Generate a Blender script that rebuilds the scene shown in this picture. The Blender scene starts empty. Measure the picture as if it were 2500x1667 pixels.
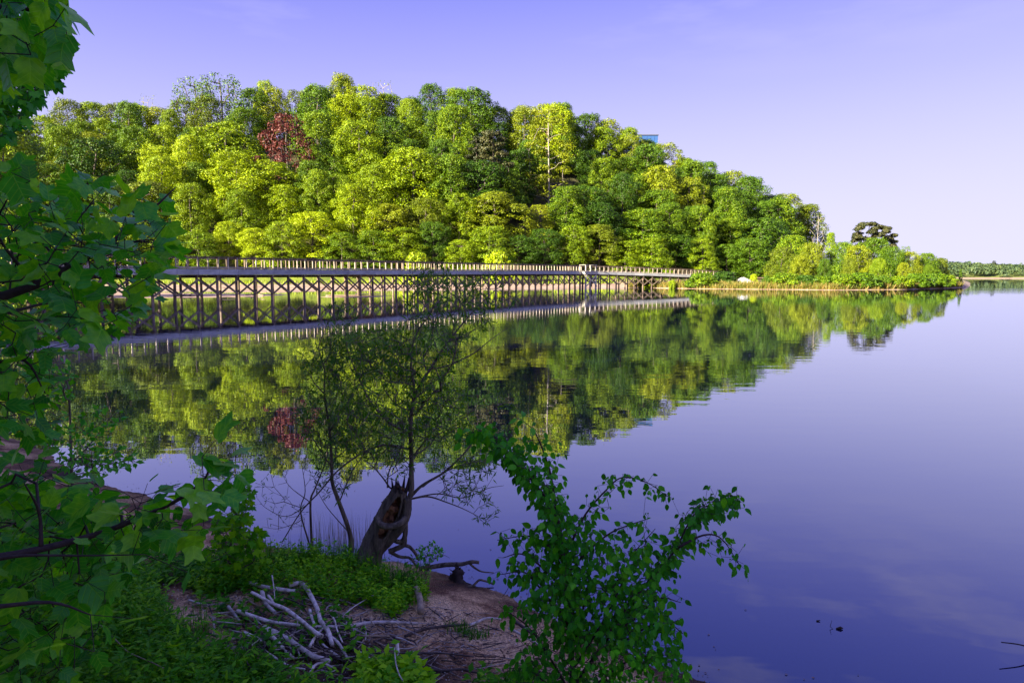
import bpy, math, random
import numpy as np
from mathutils import Vector, Matrix

rnd = random.Random(7)
rng = np.random.default_rng(7)
R = math.radians
S = bpy.context.scene
COL = S.collection

# ------------------------------------------------------------------ camera
CAMZ, FPX, HOR = 2.3, 1667.0, 674.0
PITCH = math.atan((833.5 - HOR) / FPX)
cam = bpy.data.cameras.new('camera')
camo = bpy.data.objects.new('camera', cam)
COL.objects.link(camo)
cam.lens = 24.0
cam.sensor_width = 36.0
cam.clip_start = 0.05
cam.clip_end = 6000
camo.location = (0, 0, CAMZ)
camo.rotation_euler = (math.pi / 2 - PITCH, 0, 0)
S.camera = camo

# ------------------------------------------------------------------ light
SUN_EL = R(21)
SUN_DIR = Vector((-0.79, -0.61, 0)).normalized() * math.cos(SUN_EL) + Vector((0, 0, math.sin(SUN_EL)))
W = bpy.data.worlds.new('World')
S.world = W
W.use_nodes = True
nt = W.node_tree
nt.nodes.clear()
wo = nt.nodes.new('ShaderNodeOutputWorld')
bg = nt.nodes.new('ShaderNodeBackground')
bg.inputs['Strength'].default_value = 0.0545
sky = nt.nodes.new('ShaderNodeTexSky')
sky.sky_type = 'NISHITA'
sky.sun_disc = False
sky.sun_elevation = SUN_EL
sky.sun_rotation = math.atan2(SUN_DIR.x, SUN_DIR.y)
sky.altitude = 50
sky.air_density = 1.0
sky.dust_density = 0.4
sky.ozone_density = 2.0
# film-like response of the sky colour: violet-blue overhead, milky lavender haze at the horizon
ssep = nt.nodes.new('ShaderNodeSeparateColor')
scomb = nt.nodes.new('ShaderNodeCombineColor')
nt.links.new(sky.outputs[0], ssep.inputs[0])
for ch, gain, gam in ((0, 1.12, 0.55), (1, 0.90, 0.55), (2, 3.8, 0.08)):
    pw = nt.nodes.new('ShaderNodeMath'); pw.operation = 'POWER'; pw.inputs[1].default_value = gam
    ml = nt.nodes.new('ShaderNodeMath'); ml.operation = 'MULTIPLY'; ml.inputs[1].default_value = gain
    nt.links.new(ssep.outputs[ch], pw.inputs[0]); nt.links.new(pw.outputs[0], ml.inputs[0])
    nt.links.new(ml.outputs[0], scomb.inputs[ch])
tc = nt.nodes.new('ShaderNodeTexCoord')
sep = nt.nodes.new('ShaderNodeSeparateXYZ')
nt.links.new(tc.outputs['Generated'], sep.inputs[0])
hz = nt.nodes.new('ShaderNodeMapRange'); hz.interpolation_type = 'SMOOTHSTEP'
hz.inputs[1].default_value = -0.05; hz.inputs[2].default_value = 0.42; hz.inputs[3].default_value = 1.0; hz.inputs[4].default_value = 0.0
nt.links.new(sep.outputs['Z'], hz.inputs[0])
hm = nt.nodes.new('ShaderNodeMix'); hm.data_type = 'RGBA'; hm.inputs['B'].default_value = (3.62, 3.58, 4.9, 1)
nt.links.new(hz.outputs[0], hm.inputs['Factor']); nt.links.new(scomb.outputs[0], hm.inputs['A'])
zn = nt.nodes.new('ShaderNodeMapRange'); zn.interpolation_type = 'SMOOTHSTEP'
zn.inputs[1].default_value = 0.31; zn.inputs[2].default_value = 0.52; zn.inputs[4].default_value = 0.9
nt.links.new(sep.outputs['Z'], zn.inputs[0])
zm = nt.nodes.new('ShaderNodeMix'); zm.data_type = 'RGBA'; zm.inputs['B'].default_value = (0.80, 1.05, 4.5, 1)
nt.links.new(zn.outputs[0], zm.inputs['Factor']); nt.links.new(hm.outputs['Result'], zm.inputs['A'])
# faint high cirrus above the frame, seen mirrored in the lake
mp = nt.nodes.new('ShaderNodeMapping')
mp.inputs['Scale'].default_value = (1.6, 1.6, 7.0)
nz = nt.nodes.new('ShaderNodeTexNoise')
nz.inputs['Scale'].default_value = 1.7
nz.inputs['Detail'].default_value = 5
nz.inputs['Roughness'].default_value = 0.55
cr = nt.nodes.new('ShaderNodeMapRange')
cr.inputs[1].default_value = 0.47
cr.inputs[2].default_value = 0.72
cr.inputs[3].default_value = 0.0
cr.inputs[4].default_value = 0.85
nt.links.new(tc.outputs['Generated'], mp.inputs[0])
nt.links.new(mp.outputs[0], nz.inputs['Vector'])
nt.links.new(nz.outputs[0], cr.inputs[0])
el = nt.nodes.new('ShaderNodeMapRange')
el.inputs[1].default_value = 0.25
el.inputs[2].default_value = 0.42
nt.links.new(sep.outputs['Z'], el.inputs[0])
mul = nt.nodes.new('ShaderNodeMath')
mul.operation = 'MULTIPLY'
nt.links.new(cr.outputs[0], mul.inputs[0])
nt.links.new(el.outputs[0], mul.inputs[1])
cl = nt.nodes.new('ShaderNodeMix')
cl.data_type = 'RGBA'
cl.inputs['B'].default_value = (3.5, 3.3, 4.6, 1)
nt.links.new(mul.outputs[0], cl.inputs['Factor'])
nt.links.new(zm.outputs['Result'], cl.inputs['A'])
nt.links.new(cl.outputs['Result'], bg.inputs['Color'])
nt.links.new(bg.outputs[0], wo.inputs[0])

sl = bpy.data.lights.new('sun', 'SUN')
sl.energy = 5.0
sl.angle = R(0.5)
sl.color = (1.0, 0.90, 0.70)
so = bpy.data.objects.new('sun', sl)
so.rotation_euler = SUN_DIR.to_track_quat('Z', 'Y').to_euler()
COL.objects.link(so)

S.view_settings.view_transform = 'Standard'
S.view_settings.look = 'None'
S.view_settings.exposure = 2.1
S.view_settings.gamma = 1
S.view_settings.use_curve_mapping = False
S.render.engine = 'CYCLES'
c = S.cycles
c.max_bounces = 6
c.diffuse_bounces = 3
c.glossy_bounces = 3
c.transmission_bounces = 4
c.transparent_max_bounces = 4
c.sample_clamp_indirect = 4
c.caustics_reflective = False
c.caustics_refractive = False

# ------------------------------------------------------------------ px helpers
CT, ST = math.cos(PITCH), math.sin(PITCH)
def P(px, py, D):
    """world point seen at photo pixel (px, py) at forward distance D"""
    cx, cy = (px - 1250.0) / FPX, (833.5 - py) / FPX
    y = CT + cy * ST
    k = D / y
    return Vector((cx * k, D, CAMZ + (-ST + cy * CT) * k))
def GZ(px, py, z=0.0):
    """world point on the horizontal plane z"""
    cx, cy = (px - 1250.0) / FPX, (833.5 - py) / FPX
    k = (z - CAMZ) / (-ST + cy * CT)
    return Vector((cx * k, (CT + cy * ST) * k, z))

# ------------------------------------------------------------------ materials
def mat(name, build):
    m = bpy.data.materials.new(name)
    m.use_nodes = True
    n = m.node_tree
    n.nodes.clear()
    out = n.nodes.new('ShaderNodeOutputMaterial')
    build(n, out)
    return m
def N(n, t, **kw):
    x = n.nodes.new(t)
    for k, v in kw.items():
        if k in x.inputs: x.inputs[k].default_value = v
        else: setattr(x, k, v)
    return x
def ramp(n, fac, stops):
    r = n.nodes.new('ShaderNodeValToRGB')
    e = r.color_ramp.elements
    e[0].position, e[0].color = stops[0][0], (*stops[0][1], 1)
    e[1].position, e[1].color = stops[-1][0], (*stops[-1][1], 1)
    for p, cc in stops[1:-1]:
        q = e.new(p); q.color = (*cc, 1)
    n.links.new(fac, r.inputs[0])
    return r.outputs[0]
def leafmat(name, dark, mid, light, gloss=0.25, rough=0.5, trans=0.35, nscale=1.6, tr_tint=(1.25, 1.15, 0.35), veins=0.0):
    def b(n, out):
        geo = N(n, 'ShaderNodeNewGeometry')
        oi = N(n, 'ShaderNodeObjectInfo')
        t = N(n, 'ShaderNodeTexCoord')
        no = N(n, 'ShaderNodeTexNoise', Scale=nscale, Detail=2.0)
        n.links.new(t.outputs['Object'], no.inputs['Vector'])
        a = N(n, 'ShaderNodeMath', operation='MULTIPLY'); a.inputs[1].default_value = 0.45
        n.links.new(geo.outputs['Random Per Island'], a.inputs[0])
        b2 = N(n, 'ShaderNodeMath', operation='MULTIPLY_ADD'); b2.inputs[1].default_value = 0.35
        n.links.new(oi.outputs['Random'], b2.inputs[0]); n.links.new(a.outputs[0], b2.inputs[2])
        c2 = N(n, 'ShaderNodeMath', operation='MULTIPLY_ADD'); c2.inputs[1].default_value = 0.5
        n.links.new(no.outputs[0], c2.inputs[0]); n.links.new(b2.outputs[0], c2.inputs[2])
        col = ramp(n, c2.outputs[0], [(0.25, dark), (0.62, mid), (0.95, light)])
        d = N(n, 'ShaderNodeBsdfPrincipled', Roughness=rough)
        d.inputs['Specular IOR Level'].default_value = gloss
        if veins:
            # side veins run from the midrib towards the tip; the uv of a leaf is its own x, y
            uv = N(n, 'ShaderNodeUVMap'); sx = N(n, 'ShaderNodeSeparateXYZ'); n.links.new(uv.outputs[0], sx.inputs[0])
            ab = N(n, 'ShaderNodeMath', operation='ABSOLUTE'); n.links.new(sx.outputs['X'], ab.inputs[0])
            ma = N(n, 'ShaderNodeMath', operation='MULTIPLY_ADD'); ma.inputs[1].default_value = -0.75
            n.links.new(ab.outputs[0], ma.inputs[0]); n.links.new(sx.outputs['Y'], ma.inputs[2])
            ms = N(n, 'ShaderNodeMath', operation='MULTIPLY'); ms.inputs[1].default_value = veins * 6.2832
            n.links.new(ma.outputs[0], ms.inputs[0])
            co = N(n, 'ShaderNodeMath', operation='COSINE'); n.links.new(ms.outputs[0], co.inputs[0])
            m1 = N(n, 'ShaderNodeMapRange'); m1.inputs[1].default_value = 0.86; m1.inputs[2].default_value = 1.0
            n.links.new(co.outputs[0], m1.inputs[0])
            m2 = N(n, 'ShaderNodeMapRange'); m2.inputs[1].default_value = 0.022; m2.inputs[2].default_value = 0.006
            n.links.new(ab.outputs[0], m2.inputs[0])
            mm = N(n, 'ShaderNodeMath', operation='MAXIMUM'); n.links.new(m1.outputs[0], mm.inputs[0]); n.links.new(m2.outputs[0], mm.inputs[1])
            vf = N(n, 'ShaderNodeMath', operation='MULTIPLY'); vf.inputs[1].default_value = 0.22; n.links.new(mm.outputs[0], vf.inputs[0])
            vm = N(n, 'ShaderNodeMix', data_type='RGBA'); vm.inputs['B'].default_value = (light[0] * 1.5, light[1] * 1.3, light[2] * 2.5, 1)
            n.links.new(vf.outputs[0], vm.inputs['Factor']); n.links.new(col, vm.inputs['A'])
            col = vm.outputs['Result']
            bu = N(n, 'ShaderNodeBump', Strength=0.5, Distance=0.003); bu.invert = True
            n.links.new(mm.outputs[0], bu.inputs['Height']); n.links.new(bu.outputs[0], d.inputs['Normal'])
        n.links.new(col, d.inputs['Base Color'])
        tt = N(n, 'ShaderNodeMix', data_type='RGBA', blend_type='MULTIPLY')
        tt.inputs['Factor'].default_value = 1
        tt.inputs['B'].default_value = (*tr_tint, 1)
        n.links.new(col, tt.inputs['A'])
        tr = N(n, 'ShaderNodeBsdfTranslucent')
        n.links.new(tt.outputs['Result'], tr.inputs[0])
        mx = N(n, 'ShaderNodeMixShader'); mx.inputs[0].default_value = trans
        n.links.new(d.outputs[0], mx.inputs[1]); n.links.new(tr.outputs[0], mx.inputs[2])
        n.links.new(mx.outputs[0], out.inputs[0])
    return mat(name, b)
def roughmat(name, c1, c2, scale=8.0, rough=0.85, bump=0.3, stretch=(1, 1, 1), c3=None, detail=6.0, spec=0.3, vary=0.0, metallic=0.0, bdist=0.02):
    def b(n, out):
        t = N(n, 'ShaderNodeTexCoord')
        m = N(n, 'ShaderNodeMapping'); m.inputs['Scale'].default_value = stretch
        n.links.new(t.outputs['Object'], m.inputs[0])
        no = N(n, 'ShaderNodeTexNoise', Scale=scale, Detail=detail, Roughness=0.65)
        n.links.new(m.outputs[0], no.inputs['Vector'])
        stops = [(0.32, c1), (0.68, c2)] if c3 is None else [(0.28, c1), (0.5, c2), (0.72, c3)]
        col = ramp(n, no.outputs[0], stops)
        if vary:
            oi = N(n, 'ShaderNodeObjectInfo')
            mr = N(n, 'ShaderNodeMapRange'); mr.inputs[3].default_value = 1 - vary; mr.inputs[4].default_value = 1 + vary
            n.links.new(oi.outputs['Random'], mr.inputs[0])
            vm = N(n, 'ShaderNodeMix', data_type='RGBA', blend_type='MULTIPLY'); vm.inputs['Factor'].default_value = 1
            n.links.new(col, vm.inputs['A']); n.links.new(mr.outputs[0], vm.inputs['B'])
            col = vm.outputs['Result']
        d = N(n, 'ShaderNodeBsdfPrincipled', Roughness=rough, Metallic=metallic)
        d.inputs['Specular IOR Level'].default_value = spec
        n.links.new(col, d.inputs['Base Color'])
        bu = N(n, 'ShaderNodeBump', Strength=bump, Distance=bdist)
        n.links.new(no.outputs[0], bu.inputs['Height'])
        n.links.new(bu.outputs[0], d.inputs['Normal'])
        n.links.new(d.outputs[0], out.inputs[0])
    return mat(name, b)

M = {}
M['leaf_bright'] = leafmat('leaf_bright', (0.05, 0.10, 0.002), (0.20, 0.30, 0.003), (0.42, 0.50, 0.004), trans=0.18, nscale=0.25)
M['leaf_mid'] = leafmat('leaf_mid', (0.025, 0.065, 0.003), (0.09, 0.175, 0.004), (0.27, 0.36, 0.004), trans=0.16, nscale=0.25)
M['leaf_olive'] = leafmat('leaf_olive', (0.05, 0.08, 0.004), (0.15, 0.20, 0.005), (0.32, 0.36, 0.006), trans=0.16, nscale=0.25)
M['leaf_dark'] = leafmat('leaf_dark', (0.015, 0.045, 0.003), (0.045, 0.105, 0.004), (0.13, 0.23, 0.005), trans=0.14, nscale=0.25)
M['leaf_yellow'] = leafmat('leaf_yellow', (0.12, 0.15, 0.004), (0.22, 0.26, 0.005), (0.34, 0.36, 0.006), trans=0.3, nscale=0.25)
M['leaf_red'] = leafmat('leaf_red', (0.04, 0.008, 0.008), (0.09, 0.020, 0.018), (0.16, 0.045, 0.03), trans=0.2, nscale=0.3, tr_tint=(1.2, .7, .6))
M['needle'] = leafmat('needle', (0.012, 0.022, 0.006), (0.035, 0.045, 0.012), (0.08, 0.075, 0.02), trans=0.05, nscale=0.4)
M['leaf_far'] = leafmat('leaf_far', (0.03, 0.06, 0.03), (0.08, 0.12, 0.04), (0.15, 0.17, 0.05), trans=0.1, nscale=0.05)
M['leaf_tulip'] = leafmat('leaf_tulip', (0.012, 0.15, 0.012), (0.05, 0.36, 0.022), (0.28, 0.68, 0.02), gloss=0.38, rough=0.30, trans=0.5, nscale=3.0, tr_tint=(1.9, 1.5, 0.3), veins=5.0)
M['leaf_elm'] = leafmat('leaf_elm', (0.010, 0.14, 0.008), (0.04, 0.32, 0.008), (0.14, 0.52, 0.010), gloss=0.2, rough=0.45, trans=0.35, nscale=3.0, veins=7.0)
M['leaf_small'] = leafmat('leaf_small', (0.010, 0.14, 0.010), (0.04, 0.32, 0.008), (0.14, 0.52, 0.010), gloss=0.2, rough=0.45, trans=0.35, nscale=3.0)
M['leaf_willow'] = leafmat('leaf_willow', (0.012, 0.07, 0.004), (0.035, 0.15, 0.006), (0.13, 0.28, 0.010), gloss=0.15, trans=0.35, nscale=3.0)
M['leaf_weed'] = leafmat('leaf_weed', (0.012, 0.10, 0.003), (0.07, 0.32, 0.005), (0.30, 0.62, 0.008), gloss=0.12, trans=0.4, nscale=2.0)
M['leaf_grass'] = leafmat('leaf_grass', (0.02, 0.10, 0.008), (0.05, 0.22, 0.010), (0.14, 0.36, 0.02), gloss=0.12, trans=0.3, nscale=2.0)
M['reed'] = leafmat('reed', (0.06, 0.09, 0.01), (0.15, 0.16, 0.02), (0.30, 0.21, 0.05), trans=0.2, nscale=0.5)
M['bark'] = roughmat('bark', (0.06, 0.045, 0.035), (0.17, 0.135, 0.11), 10, stretch=(1, 1, .25))
M['bark_pale'] = roughmat('bark_pale', (0.22, 0.18, 0.14), (0.42, 0.37, 0.30), 8, stretch=(1, 1, .3))
M['bark_willow'] = roughmat('bark_willow', (0.03, 0.024, 0.018), (0.22, 0.18, 0.13), 28, bump=0.9, stretch=(1, 1, .18), bdist=0.03)
M['bark_dark'] = roughmat('bark_dark', (0.018, 0.012, 0.012), (0.05, 0.035, 0.03), 60, bump=0.4, bdist=0.002)
M['hollow_wood'] = roughmat('hollow_wood', (0.03, 0.015, 0.008), (0.34, 0.16, 0.07), 30, bump=0.9, stretch=(1, 1, .6), c3=(0.62, 0.36, 0.18), bdist=0.03)  # bright orange tones stand in for a sun patch inside the hollow
M['driftwood'] = roughmat('driftwood', (0.10, 0.08, 0.06), (0.50, 0.44, 0.38), 26, bump=0.9, c3=(0.72, 0.65, 0.57), bdist=0.008, vary=.3)
M['driftwood_dark'] = roughmat('driftwood_dark', (0.03, 0.022, 0.02), (0.10, 0.075, 0.065), 25, bump=0.6, bdist=0.008)
M['cut_wood'] = roughmat('cut_wood', (0.16, 0.12, 0.08), (0.42, 0.33, 0.22), 25, bump=0.5, bdist=0.006)
M['timber'] = roughmat('timber', (0.10, 0.07, 0.05), (0.30, 0.22, 0.15), 3.5, vary=.35, bump=0.25, stretch=(1, 1, .3))
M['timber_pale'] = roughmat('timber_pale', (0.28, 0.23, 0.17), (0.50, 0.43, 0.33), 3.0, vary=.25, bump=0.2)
M['timber_sunlit'] = roughmat('timber_sunlit', (0.45, 0.40, 0.31), (0.66, 0.60, 0.48), 3.0, bump=0.2, vary=.1)  # lighter copy of timber_pale; sunlight on the platform put into the colour
M['fascia'] = roughmat('fascia', (0.30, 0.30, 0.29), (0.50, 0.50, 0.48), 1.2, vary=.15, bump=0.1, stretch=(1, 1, 3))
M['forest_floor'] = roughmat('forest_floor', (0.03, 0.028, 0.012), (0.075, 0.07, 0.025), 0.6, c3=(0.12, 0.12, 0.03))
M['stone_grey'] = roughmat('stone_grey', (0.3, 0.29, 0.28), (0.62, 0.6, 0.57), 6)
M['glass_blue'] = roughmat('glass_blue', (0.03, 0.09, 0.24), (0.05, 0.13, 0.32), 0.3, rough=0.15, bump=0, spec=0.6)
M['brick_tan'] = roughmat('brick_tan', (0.40, 0.24, 0.15), (0.52, 0.33, 0.22), 2)
M['metal_dark'] = roughmat('metal_dark', (0.05, 0.06, 0.09), (0.09, 0.1, 0.13), 2)

PILE = GZ(720, 1555, 0.5)
def bankmat(n, out):
    t = N(n, 'ShaderNodeTexCoord')
    geo = N(n, 'ShaderNodeNewGeometry')
    big = N(n, 'ShaderNodeTexNoise', Scale=1.6, Detail=7.0, Roughness=0.62)
    fine = N(n, 'ShaderNodeTexNoise', Scale=55.0, Detail=5.0, Roughness=0.75)
    vor = N(n, 'ShaderNodeTexVoronoi', Scale=85.0)
    for x in (big, fine, vor): n.links.new(t.outputs['Object'], x.inputs['Vector'])
    soil = ramp(n, big.outputs[0], [(0.34, (0.05, 0.028, 0.018)), (0.46, (0.20, 0.10, 0.05)), (0.54, (0.60, 0.40, 0.20)), (0.7, (0.80, 0.60, 0.34))])
    grain = ramp(n, fine.outputs[0], [(0.33, (0.30, 0.26, 0.25)), (0.5, (0.85, 0.8, 0.8)), (0.7, (1.5, 1.45, 1.4))])
    mx = N(n, 'ShaderNodeMix', data_type='RGBA', blend_type='MULTIPLY'); mx.inputs['Factor'].default_value = 1
    n.links.new(soil, mx.inputs['A']); n.links.new(grain, mx.inputs['B'])
    pm = N(n, 'ShaderNodeMapping'); pm.inputs['Location'].default_value = (PILE.x, PILE.y, 0); pm.vector_type = 'TEXTURE'; pm.inputs['Scale'].default_value = (0.95, 0.75, 5)
    n.links.new(geo.outputs['Position'], pm.inputs[0])
    ln_ = N(n, 'ShaderNodeVectorMath', operation='LENGTH'); n.links.new(pm.outputs[0], ln_.inputs[0])
    ad0 = N(n, 'ShaderNodeMath', operation='MULTIPLY_ADD'); ad0.inputs[1].default_value = 1.6
    n.links.new(big.outputs[0], ad0.inputs[0]); n.links.new(ln_.outputs['Value'], ad0.inputs[2])
    pr_ = N(n, 'ShaderNodeMapRange'); pr_.inputs[1].default_value = 1.45; pr_.inputs[2].default_value = 1.75; pr_.inputs[3].default_value = 0.85; pr_.inputs[4].default_value = 0
    n.links.new(ad0.outputs[0], pr_.inputs[0])
    hum = N(n, 'ShaderNodeMix', data_type='RGBA'); hum.inputs['B'].default_value = (0.035, 0.02, 0.012, 1)
    n.links.new(pr_.outputs[0], hum.inputs['Factor']); n.links.new(mx.outputs['Result'], hum.inputs['A'])
    mx = hum
    # wet sand near the waterline is darker
    sp = N(n, 'ShaderNodeSeparateXYZ'); n.links.new(geo.outputs['Position'], sp.inputs[0])
    wet = N(n, 'ShaderNodeMapRange'); wet.inputs[1].default_value = 0.0; wet.inputs[2].default_value = 0.09
    wet.inputs[3].default_value = 0.45; wet.inputs[4].default_value = 1.0
    n.links.new(sp.outputs['Z'], wet.inputs[0])
    m2 = N(n, 'ShaderNodeMix', data_type='RGBA', blend_type='MULTIPLY'); m2.inputs['Factor'].default_value = 1
    n.links.new(mx.outputs['Result'], m2.inputs['A']); n.links.new(wet.outputs[0], m2.inputs['B'])
    d = N(n, 'ShaderNodeBsdfPrincipled', Roughness=0.9)
    d.inputs['Specular IOR Level'].default_value = 0.25
    n.links.new(m2.outputs['Result'], d.inputs['Base Color'])
    ad = N(n, 'ShaderNodeMath', operation='ADD')
    n.links.new(fine.outputs[0], ad.inputs[0]); n.links.new(vor.outputs['Distance'], ad.inputs[1])
    bu = N(n, 'ShaderNodeBump', Strength=0.9, Distance=0.012)
    n.links.new(ad.outputs[0], bu.inputs['Height']); n.links.new(bu.outputs[0], d.inputs['Normal'])
    n.links.new(d.outputs[0], out.inputs[0])
M['bank'] = mat('bank', bankmat)
def farbank(n, out):
    t = N(n, 'ShaderNodeTexCoord')
    no = N(n, 'ShaderNodeTexNoise', Scale=0.25, Detail=7.0, Roughness=0.6)
    n.links.new(t.outputs['Object'], no.inputs['Vector'])
    geo = N(n, 'ShaderNodeNewGeometry')
    sp = N(n, 'ShaderNodeSeparateXYZ'); n.links.new(geo.outputs['Position'], sp.inputs[0])
    mr = N(n, 'ShaderNodeMapRange'); mr.inputs[1].default_value = 0.5; mr.inputs[2].default_value = 1.4
    n.links.new(sp.outputs['Z'], mr.inputs[0])
    mud = ramp(n, no.outputs[0], [(0.35, (0.26, 0.16, 0.10)), (0.65, (0.50, 0.36, 0.24))])
    gr = ramp(n, no.outputs[0], [(0.35, (0.07, 0.10, 0.01)), (0.65, (0.20, 0.24, 0.015))])
    mx = N(n, 'ShaderNodeMix', data_type='RGBA')
    n.links.new(mr.outputs[0], mx.inputs['Factor']); n.links.new(mud, mx.inputs['A']); n.links.new(gr, mx.inputs['B'])
    d = N(n, 'ShaderNodeBsdfPrincipled', Roughness=0.9)
    n.links.new(mx.outputs['Result'], d.inputs['Base Color'])
    n.links.new(d.outputs[0], out.inputs[0])
M['far_bank'] = mat('far_bank', farbank)
def watermat(n, out):
    t = N(n, 'ShaderNodeTexCoord')
    mp = N(n, 'ShaderNodeMapping'); mp.inputs['Scale'].default_value = (0.55, 1.5, 1)
    n.links.new(t.outputs['Object'], mp.inputs[0])
    a = N(n, 'ShaderNodeTexNoise', Scale=1.1, Detail=3.0, Roughness=0.5)
    n.links.new(mp.outputs[0], a.inputs['Vector'])
    b = N(n, 'ShaderNodeTexNoise', Scale=0.045, Detail=2.0)
    n.links.new(t.outputs['Object'], b.inputs['Vector'])
    amp = N(n, 'ShaderNodeMapRange'); amp.inputs[1].default_value = 0.4; amp.inputs[2].default_value = 0.62
    amp.inputs[3].default_value = 0.35; amp.inputs[4].default_value = 1.0
    n.links.new(b.outputs[0], amp.inputs[0])
    m = N(n, 'ShaderNodeMath', operation='MULTIPLY')
    n.links.new(a.outputs[0], m.inputs[0]); n.links.new(amp.outputs[0], m.inputs[1])
    bu = N(n, 'ShaderNodeBump', Strength=1.0, Distance=0.0042)
    n.links.new(m.outputs[0], bu.inputs['Height'])
    body = N(n, 'ShaderNodeBsdfPrincipled', Roughness=1.0)
    body.inputs['Base Color'].default_value = (0.006, 0.008, 0.030, 1)
    body.inputs['Specular IOR Level'].default_value = 0.0
    gl = N(n, 'ShaderNodeBsdfGlossy', Roughness=0.0)
    gl.inputs['Color'].default_value = (0.88, 0.90, 1, 1)
    n.links.new(bu.outputs[0], gl.inputs['Normal'])
    lw = N(n, 'ShaderNodeLayerWeight', Blend=0.5)
    pw = N(n, 'ShaderNodeMath', operation='POWER'); pw.inputs[1].default_value = 2.55
    n.links.new(lw.outputs['Facing'], pw.inputs[0])
    fr = N(n, 'ShaderNodeMapRange'); fr.inputs[3].default_value = 0.03; fr.inputs[4].default_value = 0.98
    n.links.new(pw.outputs[0], fr.inputs[0])
    mx = N(n, 'ShaderNodeMixShader')
    n.links.new(fr.outputs[0], mx.inputs[0])
    n.links.new(body.outputs[0], mx.inputs[1]); n.links.new(gl.outputs[0], mx.inputs[2])
    n.links.new(mx.outputs[0], out.inputs[0])
M['water'] = mat('water', watermat)

# ------------------------------------------------------------------ mesh helpers
def tag(o, label=None, cat=None, group=None, kind=None):
    if label: o['label'] = label
    if cat: o['category'] = cat
    if group: o['group'] = group
    if kind: o['kind'] = kind
    return o
def fastmesh(name, V, F, m, smooth=False, uv=None):
    """V (n,3), F (m,k) uniform polygons"""
    V = np.asarray(V, np.float32); F = np.asarray(F, np.int32)
    me = bpy.data.meshes.new(name)
    me.vertices.add(len(V)); me.vertices.foreach_set('co', V.ravel())
    k = F.shape[1]
    me.loops.add(F.size); me.loops.foreach_set('vertex_index', F.ravel())
    me.polygons.add(len(F))
    me.polygons.foreach_set('loop_start', np.arange(0, F.size, k, dtype=np.int32))
    if smooth: me.polygons.foreach_set('use_smooth', np.ones(len(F), bool))
    me.update(calc_edges=True)
    if uv is not None:
        ul = me.uv_layers.new(name='UVMap')
        ul.data.foreach_set('uv', np.asarray(uv, np.float32)[F.ravel()].ravel())
    me.materials.append(M[m] if isinstance(m, str) else m)
    return me
def pymesh(name, V, F, m, smooth=False):
    me = bpy.data.meshes.new(name)
    me.from_pydata([tuple(v) for v in V], [], [tuple(f) for f in F])
    if smooth:
        for p in me.polygons: p.use_smooth = True
    me.update()
    me.materials.append(M[m] if isinstance(m, str) else m)
    return me
def link(name, me, parent=None, loc=None):
    o = bpy.data.objects.new(name, me)
    COL.objects.link(o)
    if parent is not None: o.parent = parent
    if loc is not None: o.location = loc
    return o
def empty(name, loc, label, cat, group=None, rz=0, sc=None):
    o = bpy.data.objects.new(name, None)
    COL.objects.link(o)
    o.location = loc; o.rotation_euler = (0, 0, rz)
    if sc is not None: o.scale = sc
    o.empty_display_size = 0.2
    return tag(o, label, cat, group)
def norm(a): return a / np.maximum(np.linalg.norm(a, axis=-1, keepdims=True), 1e-9)
def frames(Y, Z):
    """rotation matrices with local y along Y and local z near Z"""
    Y = norm(Y); X = norm(np.cross(Y, Z)); Z = np.cross(X, Y)
    return np.stack([X, Y, Z], axis=2)
def scatter(TV, TF, pos, rot, sc):
    TV = np.asarray(TV, float); TF = np.asarray(TF)
    n = len(pos)
    sc = np.asarray(sc, float)
    if sc.ndim == 1: sc = sc[:, None] * np.ones(3)
    V = np.einsum('nij,nkj->nki', rot, TV[None] * sc[:, None, :]) + pos[:, None, :]
    F = TF[None] + (np.arange(n) * len(TV))[:, None, None]
    return V.reshape(-1, 3), F.reshape(-1, TF.shape[1])
def randdir(n, g=None):
    g = g or rng
    return norm(g.normal(size=(n, 3)))
def catmull(pts, rad, per=6):
    pts = [np.array(p, float) for p in pts]
    if len(pts) < 3:
        ts = np.linspace(0, 1, per)
        return [pts[0] + (pts[-1] - pts[0]) * t for t in ts], [rad[0] + (rad[-1] - rad[0]) * t for t in ts]
    q = [2 * pts[0] - pts[1]] + pts + [2 * pts[-1] - pts[-2]]
    op, orr = [], []
    for i in range(1, len(q) - 2):
        for s in range(per):
            t = s / per
            a, b, cc, d = q[i - 1], q[i], q[i + 1], q[i + 2]
            op.append(0.5 * ((2 * b) + (-a + cc) * t + (2 * a - 5 * b + 4 * cc - d) * t * t + (-a + 3 * b - 3 * cc + d) * t ** 3))
            orr.append(rad[i - 1] + (rad[i] - rad[i - 1]) * t)
    op.append(pts[-1]); orr.append(rad[-1])
    return op, orr
def lerp_r(r0, r1, n): return [r0 + (r1 - r0) * i / max(1, n - 1) for i in range(n)]
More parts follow.
